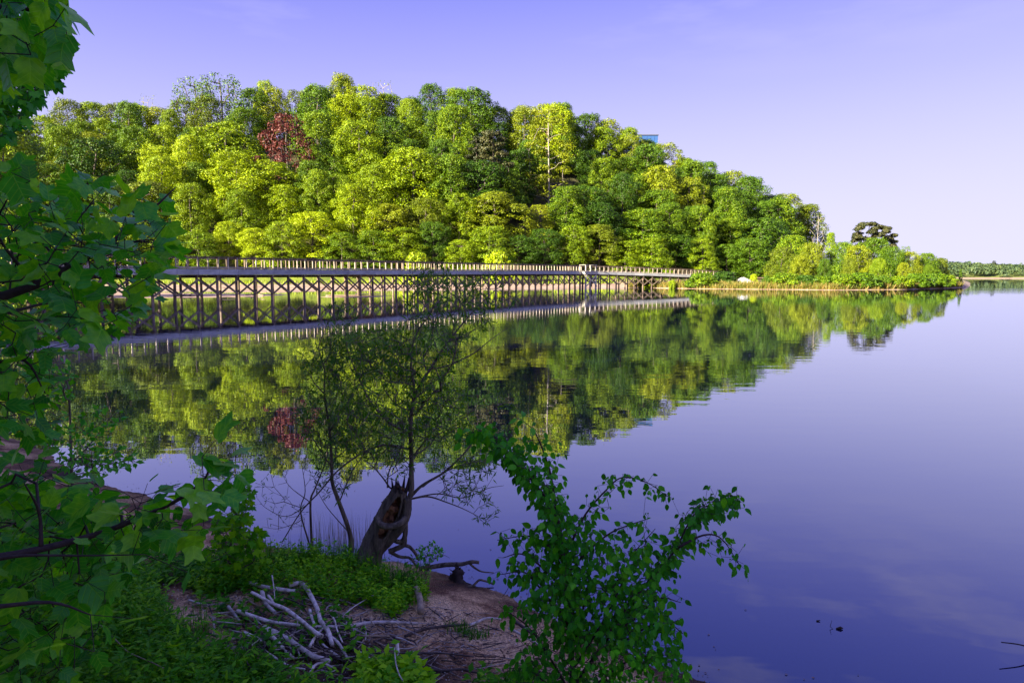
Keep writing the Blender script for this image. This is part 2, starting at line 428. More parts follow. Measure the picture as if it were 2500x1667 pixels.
def sweep(pts, rad, sides=8, wob=0.0, cap=True, g=None, shape=None):
    g = g or rnd
    pts = [Vector(p) for p in pts]
    V, F = [], []
    up = Vector((0, 0, 1))
    d = (pts[1] - pts[0]).normalized()
    if abs(d.dot(up)) > 0.9: up = Vector((1, 0, 0))
    x = d.cross(up).normalized()
    ph = [g.uniform(0, 6.28) for _ in range(3)]
    for i, p in enumerate(pts):
        d = (pts[min(i + 1, len(pts) - 1)] - pts[max(i - 1, 0)])
        if d.length < 1e-9: d = Vector((0, 0, 1))
        d.normalize()
        x = (x - d * x.dot(d))
        if x.length < 1e-6: x = d.orthogonal()
        x.normalize()
        y = d.cross(x)
        for s in range(sides):
            a = 2 * math.pi * s / sides
            r = rad[i] * (1 + wob * (math.sin(3 * a + ph[0] + i * .35) * .5 + math.sin(5 * a + ph[1] - i * .2) * .3 + g.uniform(-.35, .35)))
            if shape: r *= shape(a, i / (len(pts) - 1))
            V.append(p + x * math.cos(a) * r + y * math.sin(a) * r)
    for i in range(len(pts) - 1):
        for s in range(sides):
            a, b = i * sides + s, i * sides + (s + 1) % sides
            F.append((a, b, b + sides, a + sides))
    if cap:
        F.append(tuple(range(sides - 1, -1, -1)))
        o = (len(pts) - 1) * sides
        F.append(tuple(o + s for s in range(sides)))
    return V, F
def join(*parts):
    V, F = [], []
    for v, f in parts:
        o = len(V); V += list(v); F += [tuple(i + o for i in ff) for ff in f]
    return V, F
def box(cx, cy, cz, sx, sy, sz):
    V = [(cx + dx * sx / 2, cy + dy * sy / 2, cz + dz * sz / 2) for dx in (-1, 1) for dy in (-1, 1) for dz in (-1, 1)]
    F = [(0, 1, 3, 2), (4, 6, 7, 5), (0, 4, 5, 1), (2, 3, 7, 6), (0, 2, 6, 4), (1, 5, 7, 3)]
    return V, F
def bar(a, b, w, h, up=Vector((0, 0, 1)), ext=0.0):
    """square-section timber from a to b; w across, h along up"""
    a = Vector(a); b = Vector(b)
    d = (b - a).normalized()
    a = a - d * ext; b = b + d * ext
    x = d.cross(up)
    if x.length < 1e-4: x = Vector((1, 0, 0))
    x.normalize(); y = x.cross(d)
    V = [p + x * sx * w / 2 + y * sy * h / 2 for p in (a, b) for sx in (-1, 1) for sy in (-1, 1)]
    F = [(0, 1, 3, 2), (4, 6, 7, 5), (0, 4, 5, 1), (2, 3, 7, 6), (0, 2, 6, 4), (1, 5, 7, 3)]
    return V, F

# skeleton growth -------------------------------------------------
def grow(seed_pts, seed_par, targets, kpath=0.35, seg=0.12, sag=0.0, jit=0.12, seed=1):
    """connect targets to a growing skeleton; returns nodes, parents, index of each target's node"""
    g = np.random.default_rng(seed)
    nodes = [np.array(p, float) for p in seed_pts]
    par = list(seed_par)
    plen = [0.0] * len(nodes)
    for i in range(len(nodes)):
        if par[i] >= 0: plen[i] = plen[par[i]] + float(np.linalg.norm(nodes[i] - nodes[par[i]]))
    T = np.asarray(targets, float)
    n = len(T)
    best = np.full(n, 1e9); bi = np.zeros(n, int)
    A = np.array(nodes); pl = np.array(plen)
    for i in range(len(nodes)):
        dd = np.linalg.norm(T - A[i], axis=1) + kpath * pl[i]
        k = dd < best; best[k] = dd[k]; bi[k] = i
    done = np.zeros(n, bool); tn = np.zeros(n, int)
    for _ in range(n):
        j = int(np.argmin(np.where(done, 1e9, best)))
        src = int(bi[j]); a = nodes[src]; b = T[j]
        L = float(np.linalg.norm(b - a))
        ns = max(1, min(8, int(L / seg)))
        prev = src
        for s in range(1, ns + 1):
            t = s / ns
            p = a + (b - a) * t
            if s < ns:
                p = p + g.normal(size=3) * jit * L / ns * 0.6
                p[2] += sag * L * math.sin(math.pi * t)
            nodes.append(p); par.append(prev); plen.append(plen[prev] + L / ns)
            prev = len(nodes) - 1
            dd = np.linalg.norm(T - p, axis=1) + kpath * plen[prev]
            k = dd < best; best[k] = dd[k]; bi[k] = prev
        done[j] = True; tn[j] = prev
    return np.array(nodes), np.array(par), tn
def pipe(par, tip, expo=0.42, rmin=None):
    n = len(par); cnt = np.zeros(n)
    has = np.zeros(n, bool)
    for i in range(n):
        if par[i] >= 0: has[par[i]] = True
    cnt[~has] = 1
    for i in range(n - 1, 0, -1):
        if par[i] >= 0: cnt[par[i]] += cnt[i]
    return tip * np.maximum(cnt, 1) ** expo
def edges_mesh(nodes, par, rad, sides=4, only=None):
    idx = [i for i in range(len(par)) if par[i] >= 0 and (only is None or only[i])]
    if not idx: return np.zeros((0, 3)), np.zeros((0, 4), int)
    idx = np.array(idx)
    a = nodes[par[idx]]; b = nodes[idx]
    ra = np.minimum(rad[par[idx]], rad[idx] * 1.25); rb = rad[idx]
    d = norm(b - a)
    up = np.where(np.abs(d[:, 2:3]) > 0.9, np.array([[1.0, 0, 0]]), np.array([[0, 0, 1.0]]))
    x = norm(np.cross(d, up)); y = np.cross(d, x)
    b = b + d * rb[:, None] * 0.4
    ang = np.arange(sides) * 2 * math.pi / sides
    ring = x[:, None, :] * np.cos(ang)[None, :, None] + y[:, None, :] * np.sin(ang)[None, :, None]
    V = np.concatenate([a[:, None] + ring * ra[:, None, None], b[:, None] + ring * rb[:, None, None]], 1)
    f = np.array([[s, (s + 1) % sides, sides + (s + 1) % sides, sides + s] for s in range(sides)])
    F = f[None] + (np.arange(len(idx)) * 2 * sides)[:, None, None]
    return V.reshape(-1, 3), F.reshape(-1, 4)

# ------------------------------------------------------------------ leaf templates (y = length)
def leaf_from(outline, rib_n, curl=0.10, fold=0.12, flipx=0.0):
    """outline: right half from base to tip [(x,y)...]; returns verts, tris with a folded midrib"""
    y0, y1 = outline[0][1], outline[-1][1]
    ribs = [(0.0, y0 + (y1 - y0) * i / (rib_n - 1)) for i in range(rib_n)]
    V = []; F = []
    def z(x, y): return fold * abs(x) - curl * (y - 0.35) ** 2 * 1.3 - curl * 0.9 * x * x + flipx * x * y
    for x, y in ribs: V.append((x, y, z(x, y)))
    for sgn in (1, -1):
        inner = [p for p in outline[1:-1]] if outline[-1][0] == 0 else outline[1:]
        base = len(V)
        for x, y in inner: V.append((sgn * x, y, z(x, y) ))
        ids = [base + i for i in range(len(inner))]
        # strip between rib and outline
        chain = [(0, ribs[0][1])] ; r = 0
        for k in range(len(ids)):
            yk = inner[k][1]
            if k > 0:
                F.append((r, ids[k - 1], ids[k]) if sgn > 0 else (r, ids[k], ids[k - 1]))
            while r < rib_n - 1 and ribs[r + 1][1] <= (inner[k + 1][1] + yk) / 2 if k + 1 < len(ids) else r < rib_n - 1:
                F.append((r, ids[k], r + 1) if sgn > 0 else (r, r + 1, ids[k]))
                r += 1
    return np.array(V), np.array(F)
TULIP = [leaf_from([(0, 0), (.22, -.02), (.40, .10), (.50, .30), (.38, .44), (.36, .56), (.46, .86), (.28, .84), (.10, .74), (0, .70)], 5, curl=cu, fold=fo, flipx=fx)
         for cu, fo, fx in ((.18, .16, .0), (.30, .05, .12), (.05, .30, -.10), (.38, .22, .05))]
YOUNG = [leaf_from([(0, 0), (.20, .04), (.30, .25), (.28, .55), (.22, .80), (.06, .74), (0, .70)], 4, curl=.1, fold=.35)]
ELM = [leaf_from([(0, 0), (.16, .08), (.27, .28), (.27, .48), (.17, .72), (.06, .88), (0, 1.0)], 4, curl=cu, fold=fo) for cu, fo in ((.15, .12), (.30, .25), (.05, .05))]
MAPLE = [leaf_from([(0, 0), (.28, -.05), (.20, .14), (.52, .30), (.40, .42), (.50, .66), (.22, .58), (.14, .80), (0, 1.0)], 4, curl=.2, fold=.10)]
BLADE = (np.array([(-.5, 0, 0), (.5, 0, 0), (-.35, .5, .04), (.35, .5, .04), (0, 1, -.12)]), np.array([(0, 1, 3), (0, 3, 2), (2, 3, 4)]))
WILLOWL = (np.array([(0, 0, 0), (.09, .4, .02), (-.09, .4, .02), (0, 1, -.06)]), np.array([(0, 1, 2), (1, 3, 2)]))
SMALLL = (np.array([(0, 0, 0), (.26, .42, .05), (-.26, .42, .05), (0, 1, -.08)]), np.array([(0, 1, 2), (1, 3, 2)]))
CARD = (np.array([(0, -.1, 0), (.5, .35, .10), (0, .9, -.06), (-.45, .45, .12)]), np.array([(0, 1, 2), (0, 2, 3)]))

# ------------------------------------------------------------------ near bank
SHORE = [(-160, 150), (-95, 85), (-48, 45), (-26, 28), (-16.5, 19), (-11.5, 14)]
SHORE += [tuple(GZ(x, y)[:2]) for x, y in ((-200, 1030), (0, 1058), (90, 1088), (200, 1172), (330, 1200), (450, 1238), (560, 1278), (640, 1328), (760, 1352), (880, 1362), (980, 1378), (1060, 1395), (1130, 1412), (1200, 1440), (1300, 1482), (1400, 1530), (1500, 1576), (1600, 1620), (1730, 1667), (2000, 1790))]
SHORE += [(2.9, 1.9), (4.5, 0.3), (8, -4), (20, -14), (60, -40)]
SH = np.array(SHORE)
def shore_dist(Pxy):
    """signed distance, positive on land (right side of the walk from far left to near right)"""
    Pxy = np.atleast_2d(Pxy)
    a, b = SH[:-1], SH[1:]
    ab = b - a
    out = np.full(len(Pxy), 1e9); sg = np.ones(len(Pxy))
    for i in range(len(a)):
        ap = Pxy - a[i]
        t = np.clip((ap @ ab[i]) / (ab[i] @ ab[i]), 0, 1)
        d = np.linalg.norm(ap - t[:, None] * ab[i], axis=1)
        cr_ = ab[i][0] * ap[:, 1] - ab[i][1] * ap[:, 0]
        k = d < out - 1e-9
        out[k] = d[k]; sg[k] = np.where(cr_[k] < 0, 1, -1)
    return out * sg
def vnoise(x, y, s, seed=0):
    return (np.sin(x * s * 1.7 + 1.3 + seed) * np.cos(y * s * 1.3 - .7 + seed * 2) + .5 * np.sin(x * s * 3.1 - y * s * 2.3 + 2.1 + seed) + .25 * np.sin(x * s * 7.3 + y * s * 5.9 + seed)) / 1.75
MOUND = GZ(830, 1400)
def near_z(XY):
    XY = np.atleast_2d(XY)
    d = shore_dist(XY)
    d = d + 0.05 * vnoise(XY[:, 0], XY[:, 1], 3.3, 5) + 0.02 * vnoise(XY[:, 0], XY[:, 1], 13.0, 2)
    z = np.where(d > 0, 0.72 * (1 - np.exp(-d * 0.32)), d * 0.25)
    dry = np.clip(d / 0.6, 0, 1)
    z = z + dry * (0.035 * vnoise(XY[:, 0], XY[:, 1], 2.2) + 0.012 * vnoise(XY[:, 0], XY[:, 1], 9.0, 3))
    m = ((XY[:, 0] - MOUND.x) / 1.0) ** 2 + ((XY[:, 1] - MOUND.y) / 0.6) ** 2
    z = z + dry * 0.10 * np.exp(-m)
    return np.maximum(z, -1.2)
def ground(x, y): return float(near_z(np.array([[x, y]]))[0])
def GP(px, py, lift=0.0):
    """photo pixel -> point on the near bank"""
    z = 0.2
    for _ in range(12):
        q = GZ(px, py, z)
        z = 0.5 * z + 0.5 * (max(ground(q.x, q.y), -0.02) + lift)
    q = GZ(px, py, z)
    return q
def grid_mesh(name, xs, ys, zf, m):
    X, Y = np.meshgrid(xs, ys)
    Z = zf(np.stack([X.ravel(), Y.ravel()], 1))
    V = np.stack([X.ravel(), Y.ravel(), Z], 1)
    nx, ny = len(xs), len(ys)
    i = np.arange(nx - 1)[None, :] + np.arange(ny - 1)[:, None] * nx
    F = np.stack([i, i + 1, i + 1 + nx, i + nx], 2).reshape(-1, 4)
    return fastmesh(name, V, F, m, smooth=True)
xs = np.unique(np.concatenate([np.linspace(-160, -12, 40), np.linspace(-12, 4, 300), np.linspace(4, 60, 30)]))
ys = np.unique(np.concatenate([np.linspace(-60, -3, 25), np.linspace(-3, 13, 280), np.linspace(13, 150, 50)]))
tag(link('near_bank', grid_mesh('near_bank', xs, ys, near_z, 'bank')), kind='structure')

# ------------------------------------------------------------------ water
wv = [(-3000, -300, 0), (3000, -300, 0), (3000, 5000, 0), (-3000, 5000, 0)]
tag(link('lake_water', pymesh('lake_water', wv, [(0, 1, 2, 3)], 'water')), kind='structure')

# ------------------------------------------------------------------ far bank + hill
SHX = [-1500, -700, -200, 350, 900, 1300, 1500, 1554, 1700, 2040, 2200, 2300, 2346, 2390]
SHD = [88, 92, 100, 110, 118, 128, 136, 136, 124, 113, 117, 128, 140, 160]
FX = [-1500, 0, 500, 1000, 1400, 1700, 1850, 2000, 2100]
FY = [130, 140, 145, 152, 162, 172, 182, 205, 230]
TOPX = [-1500, 0, 160, 230, 303, 390, 430, 553, 620, 691, 780, 861, 940, 1010, 1116, 1240, 1361, 1450, 1531, 1642, 1733, 1796, 1880, 1945, 2000, 2100]
TOPY = [260, 270, 272, 262, 250, 260, 236, 230, 235, 208, 225, 203, 225, 228, 225, 262, 256, 275, 312, 366, 397, 432, 462, 492, 545, 660]
def t_of(py):
    cy = (833.5 - py) / FPX
    return (cy * CT - ST) / (CT + cy * ST)
CREST = 56.0
def imx(X, Y): return 1250 + FPX * X / Y  # bearing as photo x (near enough for far things)
def ridge(x):
    yc = np.interp(x, FX, FY) + CREST * np.interp(x, [1500, 2000], [1, .5])
    tt = np.array([t_of(v) for v in np.interp(x, TOPX, TOPY)]) if np.ndim(x) else t_of(float(np.interp(x, TOPX, TOPY)))
    return np.maximum(CAMZ + tt * yc - 18.5, 1.2)
def far_z(x, Y):
    """height over bearing x (photo px) and forward distance Y"""
    x = np.asarray(x, float); Y = np.asarray(Y, float)
    sh = np.interp(x, SHX, SHD)
    s = Y - sh
    flat = np.where(x < 1500, np.clip(s * 0.035, -2, 1.5), 0)
    hd = np.where(s > 0, 1.1 * (1 - np.exp(-s * 0.35)), s * .3)
    w = np.clip((x - 1480) / 90, 0, 1)
    base = flat * (1 - w) + hd * w
    base = np.where(s < 0, s * 0.12, base)
    f = np.interp(x, FX, FY)
    dep = CREST * np.interp(x, [1500, 2000], [1, .5])
    q = np.clip((Y - f + 4) / dep, 0, 1.25)
    z = base + (ridge(x) - 1.5) * np.clip(q, 0, 1) ** 0.9
    edge = np.clip((x - 2346) / 44, 0, 1)
    z = z * (1 - edge) - 1.5 * edge
    back = np.clip((Y - (f + dep + 60)) / 30, 0, 1)
    return np.where(x > 2150, z - back * 4, z)
cols = np.linspace(-1500, 2400, 260); rows = np.concatenate([np.linspace(-8, 10, 24), np.linspace(12, 190, 80)])
C, Rr = np.meshgrid(cols, rows)
Yg = np.interp(C, SHX, SHD) + Rr
Zg = far_z(C.ravel(), Yg.ravel()).reshape(C.shape) + 0.12 * vnoise(C / 12, Yg, .5) * (Rr > 3)
Xg = (C - 1250) / FPX * Yg
V = np.stack([Xg.ravel(), Yg.ravel(), Zg.ravel()], 1)
i = np.arange(len(cols) - 1)[None, :] + np.arange(len(rows) - 1)[:, None] * len(cols)
F = np.stack([i, i + 1, i + 1 + len(cols), i + len(cols)], 2).reshape(-1, 4)
me = fastmesh('far_bank', V, F, 'far_bank', smooth=True)
me.materials.append(M['forest_floor'])
cy_ = Yg.ravel()[F].mean(1); cx_ = C.ravel()[F].mean(1)
mi = (cy_ > np.interp(cx_, FX, FY) - 1).astype(np.int32)
me.polygons.foreach_set('material_index', mi)
tag(link('hill_terrain', me), kind='structure')
def FZ(x, Y): return float(far_z(np.array([x]), np.array([Y]))[0])
def FP(x, Y, dz=0.0):
    return Vector(((x - 1250) / FPX * Y, Y, FZ(x, Y) + dz))

# mud tongue in front of the boardwalk
def blob(name, pts, z, m, top=0.05):
    n = len(pts)
    cx = sum(p[0] for p in pts) / n; cyy = sum(p[1] for p in pts) / n
    V = []; F = []
    rings = [(1.0, -0.06), (0.93, 0.3 * top), (0.7, 0.8 * top), (0.35, top)]
    for k, (s, h) in enumerate(rings):
        for i_, (x, y) in enumerate(pts):
            w = 1 + 0.05 * math.sin(i_ * 2.3 + k)
            V.append((cx + (x - cx) * s * w, cyy + (y - cyy) * s * w, z + h))
    V.append((cx, cyy, z + top))
    for k in range(3):
        for i_ in range(n):
            j = (i_ + 1) % n
            F.append((k * n + i_, k * n + j, (k + 1) * n + j, (k + 1) * n + i_))
    for i_ in range(n): F.append((3 * n + i_, 3 * n + (i_ + 1) % n, 4 * n))
    return pymesh(name, V, F, m, True)
def ringpx(pts): return [tuple(GZ(x, y)[:2]) for x, y in pts]
M['mud'] = roughmat('mud', (0.22, 0.13, 0.09), (0.46, 0.32, 0.22), 0.8, bump=0.2, spec=0.5)
tag(link('mud_flat', blob('mud_flat', ringpx([(180, 727), (330, 728), (450, 727), (560, 726), (640, 724), (700, 721), (715, 718.5), (600, 717.5), (480, 717), (420, 715), (300, 713), (100, 712)]), 0, 'mud', 0.06)), kind='structure')
tag(link('mud_flat', blob('mud_flat2', ringpx([(540, 712), (640, 713.5), (740, 712.5), (820, 710.5), (860, 709), (760, 708), (640, 708), (560, 709)]), 0, 'mud', 0.05)), kind='structure')
tag(link('mud_flat', blob('mud_flat3', ringpx([(780, 725), (850, 727), (930, 725), (960, 722.5), (880, 722), (810, 723)]), 0, 'mud', 0.04)), kind='structure')

# ------------------------------------------------------------------ tree prototypes
def crown_mesh(name, m, seed, H=20., Rr=5.2, base=0.06, nl=60, per=230, leaf=0.42, flat=0.6, prof='dome', lobe=(0.13, 0.33), up=0.35):
    g = np.random.default_rng(seed)
    if nl > 50 and leaf > .2: nl = int(nl * 1.35); per = int(per * 2.1); leaf *= .60; flat = flat * 1.3
    ph_ = g.uniform(0, 6.28, 3)
    cs = []
    pts = []
    for k in range(nl):
        h = base + (1 - base) * (k + g.uniform(0, 1)) / nl
        if prof == 'dome': pr = math.sqrt(max(0.04, 1 - ((h - 0.42) / 0.60) ** 2))
        elif prof == 'cone': pr = max(0.18, 1.08 - h) ** 0.8
        elif prof == 'full': pr = math.sqrt(max(0.03, 1 - ((h - 0.32) / 0.70) ** 2))
        elif prof == 'vase': pr = max(0.15, math.sin(min(1, h ** 1.3) * 2.5) * 0.95 + 0.1)
        else: pr = 0.9 * math.sqrt(max(0.05, 1 - ((h - 0.5) / 0.55) ** 2))
        a = k * 2.39996 + g.uniform(-.4, .4)
        rr = Rr * pr * g.uniform(0.5, 0.92) * (1 + .20 * math.sin(2 * a + ph_[0] + 5 * h) + .13 * math.sin(3 * a - 7 * h + ph_[1]))
        lr = Rr * g.uniform(*lobe) * (0.75 + 0.35 * pr)
        c_ = np.array([math.cos(a) * rr, math.sin(a) * rr, min(h * H, H - lr * flat)])
        cs.append(c_)
        n = int(per * (lr / (Rr * .29)) ** 2)
        d = randdir(n, g)
        outw = norm(np.array([c_[0], c_[1], 0.3 * Rr]) + 1e-6)
        keep = (d @ outw + d[:, 2] * up) > -0.55
        d = d[keep]; n = len(d)
        bump_ = 1 + 0.30 * np.sin(d[:, 0] * 5 + k) * np.cos(d[:, 1] * 6 + k * 2) + 0.12 * g.normal(size=n)
        p = c_ + d * lr * np.array([1, 1, flat]) * (bump_ * g.uniform(0.72, 1.0, n) ** 0.5)[:, None]
        nrm = norm(d * 0.9 + np.array([0, 0, up]) + g.normal(size=(n, 3)) * 0.45)
        pts.append((p, nrm))
    p = np.concatenate([x[0] for x in pts]); nr = np.concatenate([x[1] for x in pts])
    p[:, 2] = np.maximum(p[:, 2], 0.15)
    rot = frames(np.cross(nr, randdir(len(p), g)) + np.array([0, 0, -.25]), nr)
    V, F = scatter(*CARD, p, rot, g.uniform(0.7, 1.25, len(p)) * leaf)
    return fastmesh(name, V, F, m), cs
def trunk_mesh(name, m, H, cs, seed, r0=0.28, top=0.8, lean=0.3):
    g = np.random.default_rng(seed)
    nseg = 9
    sp = [np.array([lean * math.sin(i * .5 + seed) * (i / nseg), lean * math.cos(i * .7 + seed) * (i / nseg), H * top * i / nseg]) for i in range(nseg + 1)]
    cs = sorted(cs, key=lambda c_: c_[2])[::2]
    nodes, par, tn = grow(sp, [-1] + list(range(nseg)), np.array(cs), kpath=0.25, seg=1.2, jit=0.2, seed=seed)
    rad = pipe(par, 0.035, 0.5)
    rad = rad * (r0 / rad[0])
    V, F = edges_mesh(nodes, par, np.maximum(rad, .03), sides=6)
    V[:, 2] = np.where(V[:, 2] < 0.3, V[:, 2] - 0.5, V[:, 2])
    return fastmesh(name, V, F, m, True)
PROTO = {}
def proto(key, lm, bm, seed, **kw):
    r0 = kw.pop('r0', 0.26); top = kw.pop('top', 0.8)
    cmesh, cs = crown_mesh('crown_' + key, lm, seed, **kw)
    tmesh = trunk_mesh('trunk_' + key, bm, kw.get('H', 20.), cs, seed, r0=r0, top=top)
    PROTO[key] = (cmesh, tmesh)
for v in range(2):
    proto(f'bright_dome{v}', 'leaf_bright', 'bark', 11 + v, prof='dome', nl=64)
    proto(f'bright_full{v}', 'leaf_bright', 'bark', 21 + v, prof='full', nl=60, H=15., Rr=5.6, flat=.42, base=0.03, up=.7)
    proto(f'mid_dome{v}', 'leaf_mid', 'bark', 31 + v, prof='dome', nl=64)
    proto(f'mid_full{v}', 'leaf_mid', 'bark', 41 + v, prof='full', nl=58, H=15., Rr=5.6, flat=.42, base=0.03, up=.7)
    proto(f'olive_dome{v}', 'leaf_olive', 'bark', 51 + v, prof='dome', nl=60, per=200)
proto('olive_full0', 'leaf_olive', 'bark', 61, prof='full', nl=58, H=15., Rr=5.4, flat=.45, base=0.03, up=.6)
proto('dark_dome0', 'leaf_dark', 'bark', 71, prof='dome', nl=64)
proto('dark_full0', 'leaf_dark', 'bark', 72, prof='full', nl=58, H=15., Rr=5.6, flat=.45, base=0.03, up=.6)
proto('mid_cone0', 'leaf_mid', 'bark', 75, prof='cone', nl=60, H=20., Rr=4.6)
proto('thin0', 'leaf_mid', 'bark', 81, prof='vase', nl=48, per=95, leaf=.34, H=20., Rr=5.4, base=.30, r0=.34, top=.9)
proto('yellow0', 'leaf_yellow', 'bark_pale', 82, prof='dome', nl=49, per=190, leaf=.30, H=20., Rr=4.8, base=.12, flat=.45, r0=.15, top=.9)
proto('red0', 'leaf_red', 'bark', 83, prof='dome', nl=48, per=150, leaf=.27, H=12., Rr=4.0, base=.30, r0=.20, top=.8)
proto('pine0', 'needle', 'bark', 84, prof='col', nl=34, per=200, leaf=.38, H=20., Rr=3.6, base=.25, flat=.35, r0=.25, lobe=(.28, .42), top=.95)
proto('pinetop0', 'needle', 'bark', 85, prof='vase', nl=20, per=300, leaf=.34, H=14., Rr=3.0, base=.55, flat=.40, r0=.22, lobe=(.25, .40), top=.93)
proto('shrub_olive0', 'leaf_mid', 'bark', 91, prof='full', nl=34, per=160, leaf=.30, H=4., Rr=2.8, base=.02, flat=.7, r0=.07, lobe=(.24, .38))
proto('shrub_mid0', 'leaf_dark', 'bark', 92, prof='full', nl=34, per=160, leaf=.30, H=4., Rr=2.8, base=.02, flat=.7, r0=.07, lobe=(.24, .38))
proto('shrub_bright0', 'leaf_bright', 'bark', 93, prof='full', nl=34, per=160, leaf=.28, H=4., Rr=2.4, base=.02, flat=.6, r0=.07, lobe=(.22, .36))
proto('head_olive0', 'leaf_olive', 'bark', 94, prof='full', nl=56, per=190, leaf=.34, H=10., Rr=4.2, base=.04, flat=.55, up=.5, r0=.15)
proto('head_mid0', 'leaf_mid', 'bark', 95, prof='full', nl=56, per=190, leaf=.34, H=10., Rr=4.2, base=.04, flat=.55, up=.5, r0=.15)
proto('bare0', 'leaf_olive', 'bark_pale', 96, prof='vase', nl=50, per=6, leaf=.3, H=18., Rr=3.6, base=.4, r0=.16, top=.9)
proto('fine_mid0', 'leaf_mid', 'bark', 97, prof='dome', nl=110, per=330, leaf=.17, H=11., Rr=4.6, base=.04, lobe=(.13, .24))

def put_tree(key, loc, H, wid, label, cat='tree', group=None, rz=None, name='broadleaf_tree'):
    cm, tm = PROTO[key]
    zs = [v for v in (cm.vertices[0].co,)]
    h0 = CH.setdefault(key, max(v.co.z for v in cm.vertices))
    s = H / h0
    o = empty(name, loc, label, cat, group, rz if rz is not None else rnd.uniform(0, 6.28), (s * wid, s * wid, s))
    link('trunk', tm, o); link('crown', cm, o)
    return o
CH = {}

ORD = ['', 'first', 'second', 'third', 'fourth', 'fifth', 'sixth', 'seventh', 'eighth', 'ninth', 'tenth', 'eleventh', 'twelfth', 'thirteenth', 'fourteenth']
LM = [(710, 'the red tree'), (1345, 'the yellow tree'), (1700, 'the boardwalk end')]
ROWN = ['forest edge', 'lowest slope', 'lower slope', 'middle slope', 'high slope', 'upper slope', 'hill crest']
COLN = {'bright': 'bright green', 'mid': 'mid green', 'olive': 'olive green', 'dark': 'dark green'}
SHPN = {'dome': 'rounded', 'full': 'spreading', 'cone': 'pointed'}
forest = []
for r in range(7):
    q = [0.0, 0.14, 0.3, 0.47, 0.65, 0.83, 1.0][r]
    x = -330 + 40 * r
    while x < [1900, 1900, 1910, 1925, 1940, 1960, 1975][r]:
        f = float(np.interp(x, FX, FY)); dep = CREST * float(np.interp(x, [1500, 2000], [1, .5]))
        Y = f + dep * q + rnd.uniform(-3, 3)
        stp = FPX * (rnd.choice([6.5, 8, 9.5, 11]) if r not in (0, 6) else rnd.uniform(5.5, 7.5)) / Y
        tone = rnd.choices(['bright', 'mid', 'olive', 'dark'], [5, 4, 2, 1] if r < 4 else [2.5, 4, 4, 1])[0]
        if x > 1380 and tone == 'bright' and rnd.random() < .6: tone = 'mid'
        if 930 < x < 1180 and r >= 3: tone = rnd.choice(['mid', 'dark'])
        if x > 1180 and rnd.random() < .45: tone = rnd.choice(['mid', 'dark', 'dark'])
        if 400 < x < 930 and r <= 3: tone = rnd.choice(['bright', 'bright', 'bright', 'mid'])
        shape = 'full' if r == 0 else rnd.choice(['full', 'dome', 'dome']) if r < 3 else rnd.choice(['dome', 'dome', 'dome', 'full' if r < 5 else 'dome'])
        if tone == 'mid' and r > 2 and rnd.random() < .12: shape = 'cone'
        H = [9.5, 13, 14.5, 16, 17, 18, 19][r] * rnd.uniform(0.78, 1.18)
        if r == 6: H = 19.5 * rnd.uniform(.88, 1.12)
        forest.append(dict(r=r, x=x, Y=Y, tone=tone, shape=shape, H=H))
        x += stp
special = [(690, 4, 'the dark red one'), ]
def clear_near(x, rows, wpx):
    global forest
    forest = [t for t in forest if not (t['r'] in rows and abs(t['x'] - x) < wpx)]
clear_near(712, (3, 4, 5), 46)
clear_near(553, (6,), 50)
clear_near(1345, (2, 3, 4), 52)
clear_near(1190, (3, 4), 42)
for t in forest:
    r = t['r']
    same = sorted([u['x'] for u in forest if u['r'] == r])
    lx, ln = min(LM, key=lambda l: abs(l[0] - t['x']))
    if t['x'] >= lx: k = sum(1 for v in same if lx <= v <= t['x']); dr = 'headland'
    else: k = sum(1 for v in same if t['x'] <= v < lx); dr = 'near bank'
    lab = f"{COLN[t['tone']]} {SHPN[t['shape']]} tree on {ROWN[r]}, {ORD[min(k, 14)]} from {ln} toward the {dr}"
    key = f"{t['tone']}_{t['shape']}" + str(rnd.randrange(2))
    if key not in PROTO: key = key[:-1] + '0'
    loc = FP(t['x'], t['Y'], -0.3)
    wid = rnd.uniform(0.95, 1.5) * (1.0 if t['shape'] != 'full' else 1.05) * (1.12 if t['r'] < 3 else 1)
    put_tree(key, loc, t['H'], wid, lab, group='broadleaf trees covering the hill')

def cr_y(x): return float(np.interp(x, FX, FY)) + CREST * float(np.interp(x, [1500, 2000], [1, .5]))
def tree_top_at(key, x, Y, ytop, wid, label, **kw):
    base = FP(x, Y, -.3)
    top = CAMZ + t_of(ytop) * Y
    return put_tree(key, base, max(2, top - base.z), wid, label, **kw)
tree_top_at('red0', 712, 171, 278, .92, 'dark red leaved tree with pale limbs among green crowns on the upper slope', name='red_leaved_tree')
tree_top_at('thin0', 560, 196, 182, 1.0, 'tall thin-crowned tree with bare dark limbs showing sky above the crest', name='thin_crowned_tree')
tree_top_at('thin0', 500, 200, 190, .9, 'tall airy tree standing beside the thin-crowned dark limbed tree on the crest', name='thin_crowned_tree')
tree_top_at('bare0', 385, 204, 232, .7, 'small leafless grey tree poking above the crest near the airy tall trees', name='bare_tree')
tree_top_at('bare0', 945, 212, 196, .9, 'leafless pale grey treetop above the highest part of the wooded hill', name='bare_tree')
tree_top_at('yellow0', 1338, 184, 262, 1.15, 'yellow-green tree with pale trunk and limbs showing in the middle slope', name='yellow_green_tree')
tree_top_at('pine0', 1205, 176, 315, 1.0, 'dark brownish pine in a shaded gap beside the yellow-green tree', name='pine_tree')
tree_top_at('pine0', 1165, 180, 330, .8, 'dark pine half hidden behind the brownish pine in the shaded gap', name='pine_tree')
tree_top_at('bare0', 1990, 200, 520, .6, 'thin leafless tree at the low end of the wooded hill', name='bare_tree')
tree_top_at('bright_dome0', 665, 205, 193, .62, 'narrow bright tree standing proud of the crest behind the red tree', group=None)
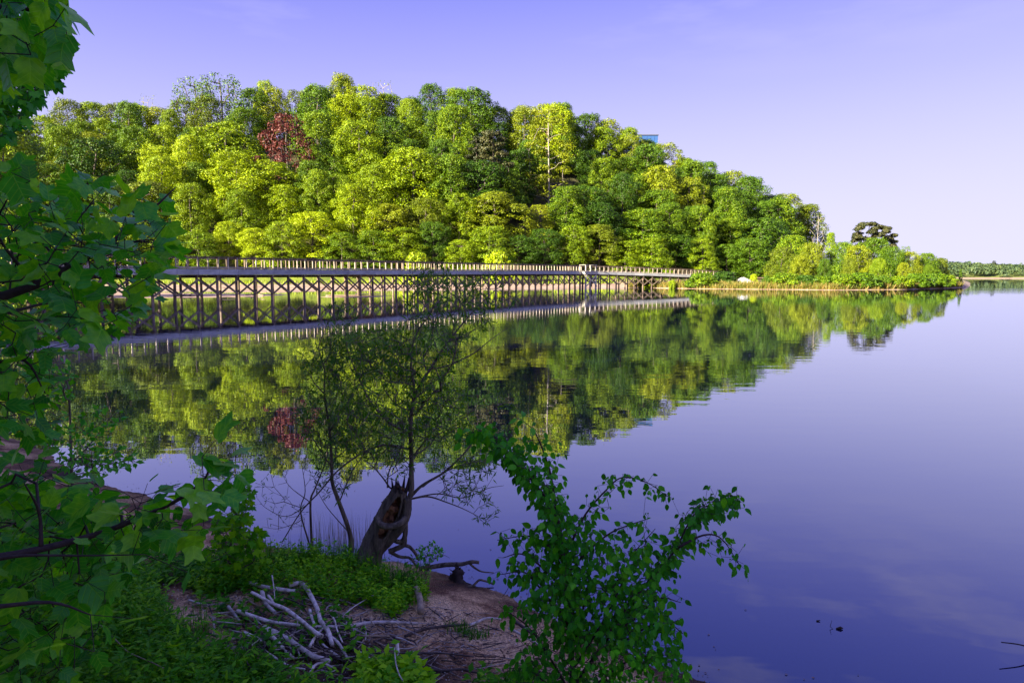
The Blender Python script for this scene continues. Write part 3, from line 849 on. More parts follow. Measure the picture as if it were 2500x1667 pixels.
tree_top_at('mid_dome1', 853, 206, 190, .7, 'highest rounded crown on the crest past the red tree', group=None)
tree_top_at('mid_dome0', 1372, 205, 246, .75, 'rounded crown on the crest directly above the yellow-green tree', group=None)

# headland growth -------------------------------------------------
hl = [ # x, Y, ytop, proto, wid, label
 (1930, 138, 572, 'head_mid0', .95, 'mid green tree where the headland meets the dark forest gap'),
 (1905, 130, 600, 'head_olive0', 1.0, 'olive bushy tree at the landward end of the headland'),
 (1975, 133, 590, 'head_olive0', .9, 'olive crown on the headland just landward of the tall pointed tree'),
 (2022, 136, 566, 'mid_cone0', .8, 'pointed green tree rising above the olive headland bushes'),
 (2052, 134, 588, 'head_mid0', .8, 'mid green crown between the pointed tree and the twin pines'),
 (2090, 131, 596, 'head_olive0', 1.0, 'olive crown below the twin pines facing the water'),
 (2128, 136, 578, 'head_mid0', .95, 'fresh green crown right under the twin pines'),
 (2170, 132, 600, 'head_mid0', .9, 'dense green crown on the headland just past the twin pines'),
 (2200, 138, 600, 'thin0', .7, 'small flat-topped sparse tree past the twin pines'),
 (2215, 133, 612, 'head_olive0', .9, 'olive crown halfway from the twin pines to the headland tip'),
 (2255, 134, 616, 'head_mid0', .9, 'low green crown near the headland tip with a dark top'),
 (2290, 137, 628, 'head_olive0', .8, 'last olive crown before the headland tip'),
 (1950, 126, 622, 'head_olive0', .75, 'lower olive bush in front of the headland trees near the forest gap'),
 (2010, 124, 630, 'head_mid0', .75, 'lower green bush in front of the pointed headland tree'),
 (2070, 123, 628, 'head_olive0', .8, 'lower olive bush with pale twigs in front of the headland crowns'),
 (2140, 124, 628, 'head_mid0', .75, 'lower bush on the headland beneath the fresh green crown'),
 (2200, 126, 640, 'head_olive0', .75, 'lower olive bush near the headland tip'),
 (2262, 130, 645, 'head_mid0', .75, 'lowest green bush beside the last headland crowns'),
 (2340, 143, 657, 'mid_cone0', .7, 'small pointed yellow-green bush at the very tip of the headland'),
]
for x, Y, yt, k, w, lab in hl:
    tree_top_at(k, x, Y, yt, w, lab, group='bushy trees on the headland', name='headland_tree')
for j, (x, w) in enumerate(((1912, 1.1), (1965, 1.0), (2010, 1.1), (2055, 1.0), (2100, 1.15), (2148, 1.05), (2192, 1.1), (2235, 1.1), (2275, 1.0), (2310, .9))):
    Y = float(np.interp(x, SHX, SHD)) + 3.0
    lab = f"low rounded shoreline shrub on the headland, {ORD[j + 1]} along the water from the gravel mound"
    tree_top_at(['shrub_olive0', 'shrub_mid0', 'shrub_olive0'][j % 3], x, Y, [664, 670, 672, 666][j % 4], w * 1.35, lab, cat='shrub', group='shoreline shrubs on the headland', name='shoreline_shrub')
tree_top_at('pinetop0', 2108, 150, 540, 1.0, 'dark pine top with cloud-like needle clumps above the headland, the taller of two', name='pine_tree')
tree_top_at('pinetop0', 2148, 152, 548, .95, 'dark pine top above the headland, the shorter and rounder of two', name='pine_tree', rz=2.0)
for x, Y, yt, w, k, lab in ((1578, 134, 662, .9, 'shrub_bright0', 'bright green shrub on the bank in front of the boardwalk past the platform'),
                            (1712, 126, 664, 1.5, 'shrub_olive0', 'rounded olive shrub on the shore hiding the boardwalk railing'),
                            (1765, 130, 661, 1.4, 'shrub_mid0', 'leafy shrub against the last railing of the boardwalk'),
                            (1838, 133, 672, .6, 'shrub_bright0', 'small round shrub beside the pale gravel mound'),
                            (1640, 128, 684, .6, 'shrub_bright0', 'small low shrub at the water between the two larger boardwalk shrubs'),
                            (1870, 122, 690, .6, 'shrub_mid0', 'small low shrub on the shore past the gravel mound')):
    tree_top_at(k, x, Y, yt, w, lab, cat='shrub', name='bank_shrub')
for x, Y, yt, w, lab in ((1020, 138, 612, .75, 'feathery pale yellow-green sapling behind the middle of the boardwalk railing'),
                         (1215, 146, 610, .7, 'feathery pale yellow-green sapling behind the railing near the viewing platform')):
    tree_top_at('shrub_bright0', x, Y, yt, w, lab, cat='sapling', name='pale_sapling')
# near-left trees on this side's bank
def at_left(key, X, Y, H, wid, lab, name='bank_tree'):
    return put_tree(key, Vector((X, Y, ground(X, Y) - .2)), H, wid, lab, name=name, rz=(X * 1.7 + Y * 2.3) % 6.28)
at_left('fine_mid0', -21.5, 24, 11.5, .80, 'shaded leafy tree on the near bank with a sunlit lower side at the picture edge')
at_left('bright_dome0', -39.5, 48, 17, .95, 'sunlit yellow-green tree on the bank between the shaded tree and the hill')
at_left('mid_dome0', -52, 70, 21, 1.0, 'broad tree on the bank behind the sunlit yellow-green tree')

# ------------------------------------------------------------------ trees behind the camera that shade the near bank
c0 = Vector((-8.5, -3.0, 0)); per = Vector((-0.6, 0.8, 0))
k = 0
for s, off, H, w in ((-13, 1, 9.4, 1.6), (-8.5, -1, 9.2, 1.6), (-4.5, .5, 9, 1.6), (-0.5, -.5, 9.2, 1.6), (3.5, -.5, 9.2, 1.6), (7.5, -1, 9, 1.6), (12, -3, 9.4, 1.6), (5, -4.5, 11.5, 1.5), (-3.5, -3.5, 9.5, 1.6), (1, -4, 10, 1.6), (-9, -4, 9.5, 1.6)):
    k += 1
    p = c0 + per * s + Vector((0.8, 0.6, 0)) * off
    at_left('mid_dome0' if k % 2 else 'dark_dome0', p.x, p.y, H, w, f'tall leafy tree of the wood behind the viewpoint shading the bank, {ORD[k]} in the row', name='shade_tree')

# ------------------------------------------------------------------ far shore
fs_x = np.linspace(150, 900, 150)
def farshore_z(XY):
    X, Y = XY[:, 0], XY[:, 1]
    return np.clip((Y - 648 - 6 * np.sin(X * .02)) * 0.09, -1, 9) + 0.4 * np.sin(X * .05)
tag(link('far_shore', grid_mesh('far_shore', np.linspace(120, 1500, 120), np.linspace(640, 900, 30), farshore_z, 'far_bank')), kind='structure')
g = np.random.default_rng(5)
ps = []; ns = []
for k in range(900):
    X = g.uniform(250, 620); Y = 660 + g.uniform(0, 1) ** .8 * 120
    gz = float(farshore_z(np.array([[X, Y]]))[0])
    H = g.uniform(8, 14) * (0.75 + 0.25 * math.sin(X * .03 + 1)); rr = g.uniform(3, 5.5)
    n = 75
    d = randdir(n, g); d[:, 2] = np.abs(d[:, 2]) * 1.2 - .35
    p = np.array([X, Y, gz + H * .5]) + d * np.array([rr, rr, H * .5]) * g.uniform(.8, 1.05, (n, 1))
    ps.append(p); ns.append(norm(d + g.normal(size=(n, 3)) * .4))
p = np.concatenate(ps); nr = np.concatenate(ns)
V, F = scatter(*CARD, p, frames(np.cross(nr, randdir(len(p), g)), nr), g.uniform(.8, 1.4, len(p)) * 1.5)
tag(link('far_wood', fastmesh('far_wood', V, F, 'leaf_far')), kind='stuff')
for x, H, w, k, lab in ((2195, 9, .8, 'bare0', 'pale twiggy tree at the water of the far shore'), (2225, 11, 1.2, 'pine0', 'dark pine on the far shore skyline beyond the headland tip'), (2420, 10, 1.3, 'pine0', 'dark pine on the far shore skyline near the picture edge')):
    Y = 655 if k == 'bare0' else 745
    X = (x - 1250) / FPX * Y
    put_tree(k, Vector((X, Y, float(farshore_z(np.array([[X, Y]]))[0]) - .3)), H, w, lab, name='far_tree')

# ------------------------------------------------------------------ buildings peeping over the hill
def building(name, x0, x1, ytop, Y, depth, H, wallm, lab, storeys, bays, glass):
    X0 = (x0 - 1250) / FPX * Y; X1 = (x1 - 1250) / FPX * Y
    zt = CAMZ + t_of(ytop) * Y
    root = empty(name, Vector(((X0 + X1) / 2, Y, zt - H)), lab, 'building')
    w = X1 - X0
    link('wall', pymesh('wall', *box(0, depth / 2, H / 2, w, depth, H), wallm), root)
    link('roof', pymesh('roof', *box(0, depth / 2, H + .15, w + .5, depth + .5, .3), 'metal_dark' if glass else wallm), root)
    pw = w / bays * (.92 if glass else .55); ph = H / storeys * (.86 if glass else .5)
    pm = pymesh('pane', *box(0, 0, 0, pw, .12, ph), 'glass_blue')
    for a in range(bays):
        for b_ in range(storeys):
            link('window', pm, root, (-w / 2 + w / bays * (a + .5), -.05, H / storeys * (b_ + .5)))
building('glass_office_building', 1548, 1598, 331, 262, 22, 18, 'glass_blue', 'blue glass office building top showing above the trees on the hill', 5, 6, True)
building('tan_office_building', 1296, 1340, 273, 262, 20, 16, 'brick_tan', 'tan brick building top barely showing above the crest of the hill', 4, 5, False)

# ------------------------------------------------------------------ boardwalk
BW = [(-46.5, 28.5), (-29.4, 56.9), (-21.7, 70.0), (-8.6, 91.4), (0.2, 106.5), (10.6, 123.0), (12.6, 126.2), (18.5, 129.5), (30.4, 134.5), (38.0, 138.3), (45, 142.5)]
BZ = [2.95, 2.92, 2.95, 3.02, 3.10, 3.14, 3.14, 3.05, 2.72, 2.42, 2.05]   # deck top
bw = [Vector((a[0], a[1], z)) for a, z in zip(BW, BZ)]
cp, _ = catmull(bw, [1] * len(bw), 24)
cp = [Vector(p) for p in cp]
cum = [0.0]
for a, b in zip(cp, cp[1:]): cum.append(cum[-1] + (b - a).length)
TOT = cum[-1]
def at_s(s):
    s = max(0, min(TOT - 1e-4, s))
    i = int(np.searchsorted(cum, s, side='right')) - 1
    t = (s - cum[i]) / (cum[i + 1] - cum[i])
    p = cp[i].lerp(cp[i + 1], t)
    a = cp[max(0, i - 3)]; b = cp[min(len(cp) - 1, i + 4)]
    d = Vector((b.x - a.x, b.y - a.y, 0)).normalized()
    return p, d, Vector((d.y, -d.x, 0))   # n points to the camera side
root = empty('boardwalk', bw[0] * 1.0, 'long timber boardwalk on crossed piles curving over the lake to the headland', 'footbridge')
root.location = (0, 0, 0)
HW = 1.45    # half width
FH = 0.48
sp = TOT / round(TOT / 1.0)
nP = round(TOT / sp)
def addp(nm, VF, m): return link(nm, pymesh(nm, VF[0], VF[1], m), root)
pale_s = [s for s in range(nP) if False]
plat_s = min(range(nP), key=lambda k: abs(imx(at_s(k * sp)[0].x, at_s(k * sp)[0].y) - 1410)) * sp
for k in range(nP + 1):
    s = k * sp
    p, d, n = at_s(s)
    for side in (1, -1):
        if side == 1 and abs(s - plat_s) < 1.6: continue
        q = p + n * side * (HW - .06)
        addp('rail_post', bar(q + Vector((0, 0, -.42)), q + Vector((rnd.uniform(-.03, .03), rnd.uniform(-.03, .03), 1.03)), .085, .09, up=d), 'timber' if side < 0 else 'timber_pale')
# decks, fascias, rails: one board run per 2 posts
nB = nP // 2
for b in range(nB):
    s0, s1 = b * 2 * sp, (b + 1) * 2 * sp
    p0, d0, n0 = at_s(s0); p1, d1, n1 = at_s(s1 - .02)
    for side in (1, -1):
        if side == 1 and s0 - 2.2 < plat_s < s1 + .2 and False: continue
        o0, o1 = n0 * side * (HW + .02), n1 * side * (HW + .02)
        addp('fascia_board', bar(p0 + o0 - Vector((0, 0, FH / 2 + .03)), p1 + o1 - Vector((0, 0, FH / 2 + .03)), .06, FH), 'fascia')
        r0, r1 = n0 * side * (HW - .06), n1 * side * (HW - .06)
        addp('handrail', bar(p0 + r0 + Vector((0, 0, 1.06)), p1 + r1 + Vector((0, 0, 1.06)), .16, .05), 'timber')
    for side in (1, -1):
        r0, r1 = n0 * side * (HW - .13), n1 * side * (HW - .13)
        addp('toe_rail', bar(p0 + r0 + Vector((0, 0, .12)), p1 + r1 + Vector((0, 0, .12)), .03, .12), 'timber_pale')
        addp('top_rail', bar(p0 + r0 + Vector((0, 0, .96)), p1 + r1 + Vector((0, 0, .98)), .03, .09), 'timber')
# planks joined: each is a sliver seen edge-on from here
pk = []
for k in range(int(TOT / .15)):
    p, d, n = at_s(k * .15 + .07)
    pk.append(bar(p - n * (HW - .02) - Vector((0, 0, .02)), p + n * (HW - .02) - Vector((0, 0, .02)), .135, .04))
V, F = join(*pk)
o = addp('deck_plank', (V, F), 'timber'); tag(o, kind='stuff')
# bents
nBent = nB
tops = []
for b in range(nBent + 1):
    s = b * 2 * sp
    p, d, n = at_s(s)
    row = []
    for side in (1, -1):
        q = p + n * side * (HW - .32)
        x = imx(q.x, q.y)
        gz = max(-1.2, FZ(x, q.y) - .4)
        v, f = sweep([q + Vector((0, 0, -FH - .30)), q + Vector((rnd.uniform(-.08, .08), rnd.uniform(-.08, .08), gz - q.z))], [.115, rnd.uniform(.12, .15)], 8)
        addp('pile', (v, f), 'timber')
        row.append(q)
    tops.append((p, d, n, row, max(0.15, FZ(imx(p.x, p.y), p.y))))
    addp('pile_cap', bar(p - n * (HW - .1) - Vector((0, 0, FH + .17)), p + n * (HW - .1) - Vector((0, 0, FH + .17)), .2, .26), 'timber')
for b in range(nBent):
    a, c2_ = tops[b], tops[b + 1]
    for side, row in ((1, 0), (-1, 1)):
        qa, qb = a[3][row], c2_[3][row]
        off = a[2] * side * .19
        za, zb = qa.z - FH - .42, qb.z - FH - .42
        la = a[4]
        lo = max(la, za - 1.35)
        if za - lo < .35: continue
        A1 = Vector((qa.x, qa.y, za)) + off; B0 = Vector((qb.x, qb.y, lo)) + off
        addp('cross_brace', bar(A1, B0, .05, .16), 'timber')
        if side == 1:
            A0 = Vector((qa.x, qa.y, lo)) + off * 1.33; B1 = Vector((qb.x, qb.y, zb)) + off * 1.33
            addp('cross_brace', bar(A0, B1, .05, .16), 'timber')
    lo = max(a[4], a[3][0].z - FH - 1.8)
    if a[3][0].z - FH - .4 - lo > .4 and b > nBent * .72:
        A = Vector((a[3][0].x, a[3][0].y, a[3][0].z - FH - .42)) + a[1] * .2; B = Vector((a[3][1].x, a[3][1].y, lo)) + a[1] * .2
        addp('sway_brace', bar(A, B, .05, .14, up=a[1]), 'timber')
for side in (-.7, 0, .7):
    for b in range(nB):
        p0, d0, n0 = at_s(b * 2 * sp); p1, d1, n1 = at_s((b + 1) * 2 * sp - .02)
        addp('joist', bar(p0 + n0 * side - Vector((0, 0, .2)), p1 + n1 * side - Vector((0, 0, .2)), .1, .30), 'timber')
# viewing platform: taller pale frame stepping out on the camera side
p, d, n = at_s(plat_s)
pr = empty('viewing_platform', (0, 0, 0), 'small pale timber viewing platform jutting from the bend of the boardwalk', 'platform')
def addq(nm, VF, m='timber_sunlit'): return link(nm, pymesh(nm, VF[0], VF[1], m), pr)
UZ = Vector((0, 0, 1))
for a in (-1.35, 1.35):
    for b_ in (HW + .22, HW + 1.6):
        q = p + d * a + n * b_
        addq('pile', sweep([q - UZ * (FH + .2), q - UZ * (q.z + 1.0)], [.16, .18], 8))
        addq('rail_post', bar(q - UZ * .3, q + UZ * 1.12, .14, .14, up=d))
q = p + n * (HW + 1.6)
addq('rail_post', bar(q - UZ * .3, q + UZ * 1.12, .12, .12, up=d))
addq('handrail', bar(p + n * (HW + 1.6) - d * 1.55 + UZ * 1.15, p + n * (HW + 1.6) + d * 1.55 + UZ * 1.15, .2, .07))
for a in (-1.35, 1.35):
    addq('handrail', bar(p + d * a + n * (HW + .1) + UZ * 1.15, p + d * a + n * (HW + 1.55) + UZ * 1.15, .16, .06))
    addq('rim_joist', bar(p + d * a * 1.1 + n * (HW + .08) - UZ * .3, p + d * a * 1.1 + n * (HW + 1.7) - UZ * .3, .08, .5))
addq('rim_joist', bar(p + n * (HW + 1.75) - d * 1.7 - UZ * .3, p + n * (HW + 1.75) + d * 1.7 - UZ * .3, .08, .5))
for k in range(11):
    a = -1.45 + k * .29
    addq('plank', bar(p + d * a + n * (HW + .08) - UZ * .0, p + d * a + n * (HW + 1.7) - UZ * .0, .26, .04))
for sgn in (1, -1):
    a = p + n * (HW + 1.78) - d * 1.35 * sgn; b = p + n * (HW + (1.84)) + d * 1.35 * sgn
    addq('cross_brace', bar(Vector((a.x, a.y, a.z - FH - .2)) + n * .05 * sgn, Vector((b.x, b.y, .5)) + n * .05 * sgn, .06, .18))
    a = p + n * (HW + .2) + d * 1.56; b = p + n * (HW + 1.6) + d * 1.56
    if sgn < 0: a, b = b, a
    addq('cross_brace', bar(Vector((a.x, a.y, a.z - FH - .2)) + d * .05 * sgn, Vector((b.x, b.y, .5)) + d * .05 * sgn, .06, .18))

# ------------------------------------------------------------------ far bank details: reeds, gravel mound, fence, driftwood by the boardwalk
g = np.random.default_rng(9)
n = 9000
x = g.uniform(1530, 2345, n); sh = np.interp(x, SHX, SHD)
Y = sh + g.uniform(0.1, 1, n) * g.uniform(0.3, 5, n)
x2 = g.uniform(-200, 1500, 7000); Y2 = np.interp(x2, FX, FY) - g.uniform(1, 14, 7000) ** 1.0
x = np.concatenate([x, x2]); Y = np.concatenate([Y, Y2])
z = far_z(x, Y)
pos = np.stack([(x - 1250) / FPX * Y, Y, z], 1)
up = norm(np.stack([g.normal(size=len(x)) * .3, g.normal(size=len(x)) * .3, np.ones(len(x))], 1))
fr_ = frames(up, randdir(len(x), g))
hh = g.uniform(.4, 1.1, len(x)); hh[n:] *= .8
V, F = scatter(*BLADE, pos, fr_, np.stack([hh * .16, hh, hh], 1))
half = len(F) * n // len(x)
tag(link('shore_reeds', fastmesh('shore_reeds', V[:n * 5], F[:n * 3], 'reed')), kind='stuff')
F2 = F[n * 3:] - n * 5
tag(link('meadow_grass', fastmesh('meadow_grass', V[n * 5:], F2, 'leaf_bright')), kind='stuff')
def gravel_mound(px, Y, rx, ry, h, lab):
    b0 = FP(px, Y, -.1)
    root_ = empty('gravel_mound', b0, lab, 'gravel mound')
    V = []; F = []
    nr_, na = 7, 22
    for i_ in range(nr_):
        t = i_ / (nr_ - 1)
        for a in range(na):
            an = a * 2 * math.pi / na
            w = 1 + .12 * math.sin(3 * an + 1) + .06 * rnd.uniform(-1, 1)
            V.append((math.cos(an) * rx * t * w, math.sin(an) * ry * t * w, h * (math.cos(t * math.pi) + 1) / 2 + rnd.uniform(-.05, .05)))
    for i_ in range(nr_ - 1):
        for a in range(na):
            b_ = (a + 1) % na
            F.append((i_ * na + a, (i_ + 1) * na + a, (i_ + 1) * na + b_, i_ * na + b_))
    link('heap', pymesh('heap', V, F, 'stone_grey', True), root_)
    ico = np.array([(1, 0, 0), (-1, 0, 0), (0, 1, 0), (0, -1, 0), (0, 0, 1), (0, 0, -1)], float)
    icf = np.array([(0, 2, 4), (2, 1, 4), (1, 3, 4), (3, 0, 4), (2, 0, 5), (1, 2, 5), (3, 1, 5), (0, 3, 5)])
    m_ = 260
    tt = g.uniform(0, 1, m_) ** .6; an = g.uniform(0, 6.28, m_)
    pp = np.stack([np.cos(an) * rx * tt, np.sin(an) * ry * tt, h * (np.cos(tt * math.pi) + 1) / 2], 1)
    Vs, Fs = scatter(ico, icf, pp, frames(randdir(m_, g), randdir(m_, g)), g.uniform(.06, .22, (m_, 3)))
    tag(link('gravel', fastmesh('gravel', Vs, Fs, 'stone_grey'), root_), kind='stuff')
gravel_mound(1812, 130, 2.6, 1.8, 1.0, 'pale heap of gravel on the shore at the boardwalk end')
fence = empty('split_rail_fence', (0, 0, 0), 'low wooden rail fence along the path past the boardwalk end', 'fence')
pts = [FP(1840 + 24 * k, 146 - .3 * k) for k in range(6)]
for q in pts: link('post', pymesh('post', *bar(q - UZ * .3, q + UZ * 1.0, .14, .14, up=Vector((1, 0, 0))), 'timber'), fence)
for a, b in zip(pts, pts[1:]):
    for h in (.45, .85): link('rail', pymesh('rail', *bar(a + UZ * h, b + UZ * h, .07, .12), 'timber'), fence)
def flog(px, py, L, r, rz, lab, m='cut_wood', tilt=0.0, nbr=0, name='driftwood_log'):
    p = GZ(px, py)
    d = Vector((math.cos(rz), math.sin(rz), tilt))
    a = Vector((-d.x, -d.y, -d.z)) * (L / 2); b = -a
    mid = Vector((rnd.uniform(-.1, .1) * L * .3, rnd.uniform(-.1, .1) * L * .3, .05))
    cpts, cr_ = catmull([a, mid, b], [r, r * .85, r * .45], 5)
    ro = empty(name, (p.x, p.y, .06), lab, 'driftwood')
    parts = sweep(cpts, cr_, 7, .12)
    link('stem', pymesh('stem', *parts, m, True), ro)
    for k in range(nbr):
        t = rnd.uniform(.3, .9); s_ = Vector(cpts[int(t * (len(cpts) - 1))])
        e = s_ + Vector((rnd.uniform(-.5, .9) * d.x + rnd.uniform(-.3, .3), d.y * .5 + rnd.uniform(-.3, .3), rnd.uniform(.1, .35))) * L * .35
        link('limb', pymesh('limb', *sweep([s_, (s_ + e) / 2 + Vector((0, 0, .05 * L)), e], [r * .5, r * .35, r * .15], 5), m), ro)
flog(460, 724, 3.0, .10, .2, 'dark forked driftwood lying on the mud tongue behind the first piles', 'driftwood_dark', nbr=2)
flog(560, 711, 4.5, .12, .0, 'long pale log on the mud between the second and third visible piles', nbr=1)
flog(595, 709, 3.5, .10, .15, 'slim pale log lying behind the long pale log on the mud')
flog(622, 722, 3.0, .14, -.5, 'pale root clump end lying in the shallow water under the boardwalk', nbr=3)
flog(680, 712, 3.2, .10, .1, 'straight pale pole lying on the narrow mud strip')
flog(850, 723, 5.0, .08, .25, 'long thin pale branch lying in the water between the middle piles', nbr=3)
flog(905, 719, 4.0, .07, -.1, 'thin arching branch in the water past the long thin pale branch', 'driftwood_dark', nbr=2)
flog(555, 728.5, 2.0, .06, .1, 'short dark stick floating in front of the mud tongue', 'driftwood_dark')

# ================================================================== near plants
CAMP = np.array([0, 0, CAMZ])
def polypts(pts, D):
    """traced pixels (x, y[, D]) -> world"""
    return [P(p[0], p[1], p[2] if len(p) > 2 else D) for p in pts]
def plant(name, label, cat, limbs, targets, tmpl, size, lm, bm, group=None, max_leaf=300, tip=.0012, kpath=.3, seg=.06, droop=.5,
          facecam=.35, upn=.5, leaf_sc=(0.7, 1.2), base=None, seed=1, expo=.42, petiole=.35, zr=.45, extra=None, expand=0, jit=.12, sag=0.0, wide=1.0):
    """limbs: list of (world points, r0, r1). Leaves near the camera are objects, the rest one stuff mesh."""
    g = np.random.default_rng(seed)
    nodes = []; par = []; fixed = []
    limb_meshes = []
    for li, (pts, r0, r1) in enumerate(limbs):
        sp_, sr = catmull(pts, lerp_r(r0, r1, len(pts)), 5)
        if li > 0 and nodes:
            A = np.array(nodes); j = int(np.argmin(np.linalg.norm(A - np.array(sp_[0]), axis=1)))
            if np.linalg.norm(A[j] - np.array(sp_[0])) < .6: sp_ = [A[j]] + list(sp_[1:])
            prev = j; start = 1
            nodes_start = sp_[1:]
        else:
            nodes.append(np.array(sp_[0])); par.append(-1); fixed.append(sr[0]); prev = 0 if li == 0 else len(nodes) - 1
            nodes_start = sp_[1:]
        for q, r_ in zip(nodes_start, sr[1:]):
            nodes.append(np.array(q)); par.append(prev); fixed.append(r_); prev = len(nodes) - 1
        limb_meshes.append((sp_, sr))
    nfix = len(nodes)
    nd, pr_, tn = grow(nodes, par, targets, kpath=kpath, seg=seg, sag=sag, jit=jit, seed=seed)
    rad = pipe(pr_, tip, expo)
    rad[:nfix] = np.array(fixed)
    base = base if base is not None else Vector(nd[0])
    b = np.array(base)
    ro = empty(name, base, label, cat, group)
    for sp_, sr in limb_meshes:
        v, f = sweep([Vector(q) - Vector(b) for q in sp_], sr, 7, .06)
        link('branch', pymesh('branch', v, f, bm, True), ro)
    only = np.arange(len(pr_)) >= nfix
    V, F = edges_mesh(nd - b, pr_, np.maximum(rad, tip), 4, only)
    if len(V): tag(link('twig', fastmesh('twig', V, F, bm), ro), kind='stuff')
    # leaves
    pos = [nd[tn]]; di = [nd[tn] - nd[pr_[tn]]]
    if expand:
        cand = np.arange(nfix, len(nd))
        for e in range(expand):
            pick = cand[g.random(len(cand)) < .75]
            pos.append(nd[pick]); di.append(nd[pick] - nd[pr_[pick]])
    pos = np.concatenate(pos); di = norm(np.concatenate(di))
    n = len(pos)
    tocam = norm(CAMP - pos)
    y = norm(di * .6 + randdir(n, g) * .75 + np.array([0, 0, -droop]))
    pos = pos + y * size * petiole * .3
    z = norm(np.array([0, 0, upn]) + tocam * facecam + randdir(n, g) * zr)
    rot = frames(y, z)
    sc = g.uniform(leaf_sc[0], leaf_sc[1], n) * size
    tdist = np.linalg.norm(pos - CAMP, axis=1) / sc
    order = np.argsort(tdist)
    meshes = [fastmesh('leaf', t[0], t[1], lm, True, uv=t[0][:, :2]) for t in tmpl]
    nl = min(max_leaf, n)
    for i_ in order[:nl]:
        k = int(g.integers(len(meshes)))
        o = link('leaf', meshes[k], ro)
        Mx = Matrix([list(r_) for r_ in (rot[i_] * sc[i_])]).to_4x4()
        Mx.translation = Vector(pos[i_] - b)
        o.matrix_local = Mx
    rest = order[nl:]
    if len(rest):
        Vs, Fs, off, Us = [], [], 0, []
        for k, t in enumerate(tmpl):
            ii = rest[k::len(tmpl)]
            if not len(ii): continue
            V, F = scatter(t[0], t[1], pos[ii] - b, rot[ii], sc[ii])
            Vs.append(V); Fs.append(F + off); off += len(V); Us.append(np.tile(t[0][:, :2], (len(ii), 1)))
        tag(link('foliage', fastmesh('foliage', np.concatenate(Vs), np.concatenate(Fs), lm, True, uv=np.concatenate(Us)), ro), kind='stuff')
    # petioles
    if petiole > 0 and max_leaf:
        pass
    return ro
def inpoly(x, y, poly):
    c_ = False; j = len(poly) - 1
    for i_ in range(len(poly)):
        xi, yi = poly[i_]; xj, yj = poly[j]
        if (yi > y) != (yj > y) and x < (xj - xi) * (y - yi) / (yj - yi) + xi: c_ = not c_
        j = i_
    return c_
def fillpoly(poly, n, D0, D1, g):
    xs_ = [p[0] for p in poly]; ys_ = [p[1] for p in poly]
    out = []
    while len(out) < n:
        x, y = g.uniform(min(xs_), max(xs_)), g.uniform(min(ys_), max(ys_))
        if inpoly(x, y, poly): out.append(np.array(P(x, y, g.uniform(D0, D1))))
    return out
def along(pts, n, spread, g, D, dj=.15, t0=0.0):
    """targets scattered along a traced pixel line"""
    q = [np.array(p[:2], float) for p in pts]
    L = [np.linalg.norm(b - a) for a, b in zip(q, q[1:])]; tot = sum(L)
    out = []
    for _ in range(n):
        s = (t0 + (1 - t0) * g.random()) * tot
        i_ = 0
        while i_ < len(L) - 1 and s > L[i_]: s -= L[i_]; i_ += 1
        p = q[i_] + (q[i_ + 1] - q[i_]) * min(1, s / L[i_])
        out.append(np.array(P(p[0] + g.normal() * spread, p[1] + g.normal() * spread, D + g.normal() * dj)))
    return out
def ell(cx, cy, rx, ry, n, D, dj, g):
    out = []
    for _ in range(n):
        a = g.random() * 6.283; r_ = math.sqrt(g.random())
        out.append(np.array(P(cx + rx * r_ * math.cos(a), cy + ry * r_ * math.sin(a), D + g.normal() * dj)))
    return out

# --- tulip tree, middle branch ------------------------------------------------
g = np.random.default_rng(3)
T = fillpoly([(-180, 430), (60, 400), (120, 470), (200, 430), (330, 470), (400, 480), (430, 560), (400, 650), (390, 720), (330, 740), (250, 830), (150, 850), (130, 960), (120, 1050), (0, 1070), (-180, 1060)], 900, 2.1, 3.5, g)
L1 = polypts([(-420, 900, 2.1), (-150, 790, 2.3), (0, 727, 2.4), (91, 694, 2.45), (172, 652, 2.5), (267, 596, 2.55), (326, 546, 2.6), (372, 511, 2.65), (428, 458, 2.7)], 2.5)
trunkbase = Vector((-3.1, 1.2, ground(-3.1, 1.2)))
LT = [trunkbase - UZ * .1, trunkbase + Vector((.05, .1, 1.2)), trunkbase + Vector((-.05, .15, 2.6)), trunkbase + Vector((.1, .2, 4.6))]
limbs = [(LT, .11, .06), (L1, .022, .0022),
         (polypts([(91, 694, 2.45), (40, 640, 2.4), (-10, 560, 2.35), (20, 480, 2.3)], 2.4), .008, .002),
         (polypts([(172, 652, 2.5), (110, 600, 2.6), (70, 520, 2.7)], 2.4), .006, .002),
         (polypts([(326, 546, 2.6), (325, 505, 2.6), (330, 470, 2.6)], 2.6), .003, .0015),
         (polypts([(-150, 790, 2.3), (30, 760, 2.6), (120, 740, 2.8), (240, 740, 2.9)], 2.4), .010, .002),
         (polypts([(-150, 790, 2.3), (-40, 880, 2.3), (60, 880, 2.3), (110, 960, 2.3)], 2.4), .010, .002),
         (polypts([(267, 596, 2.55), (350, 590, 2.5), (390, 600, 2.5)], 2.5), .004, .0015)]
plant('tulip_tree', 'tulip tree branch of large lobed leaves reaching over the lake below the hill trees', 'tree', limbs, T, TULIP + YOUNG, .088, 'leaf_tulip', 'bark_dark', expo=.33, max_leaf=300, seed=4, base=trunkbase, kpath=.15, tip=.0012, seg=.1, zr=.62, facecam=.08, upn=.9, droop=.25, leaf_sc=(.45, 1.2))
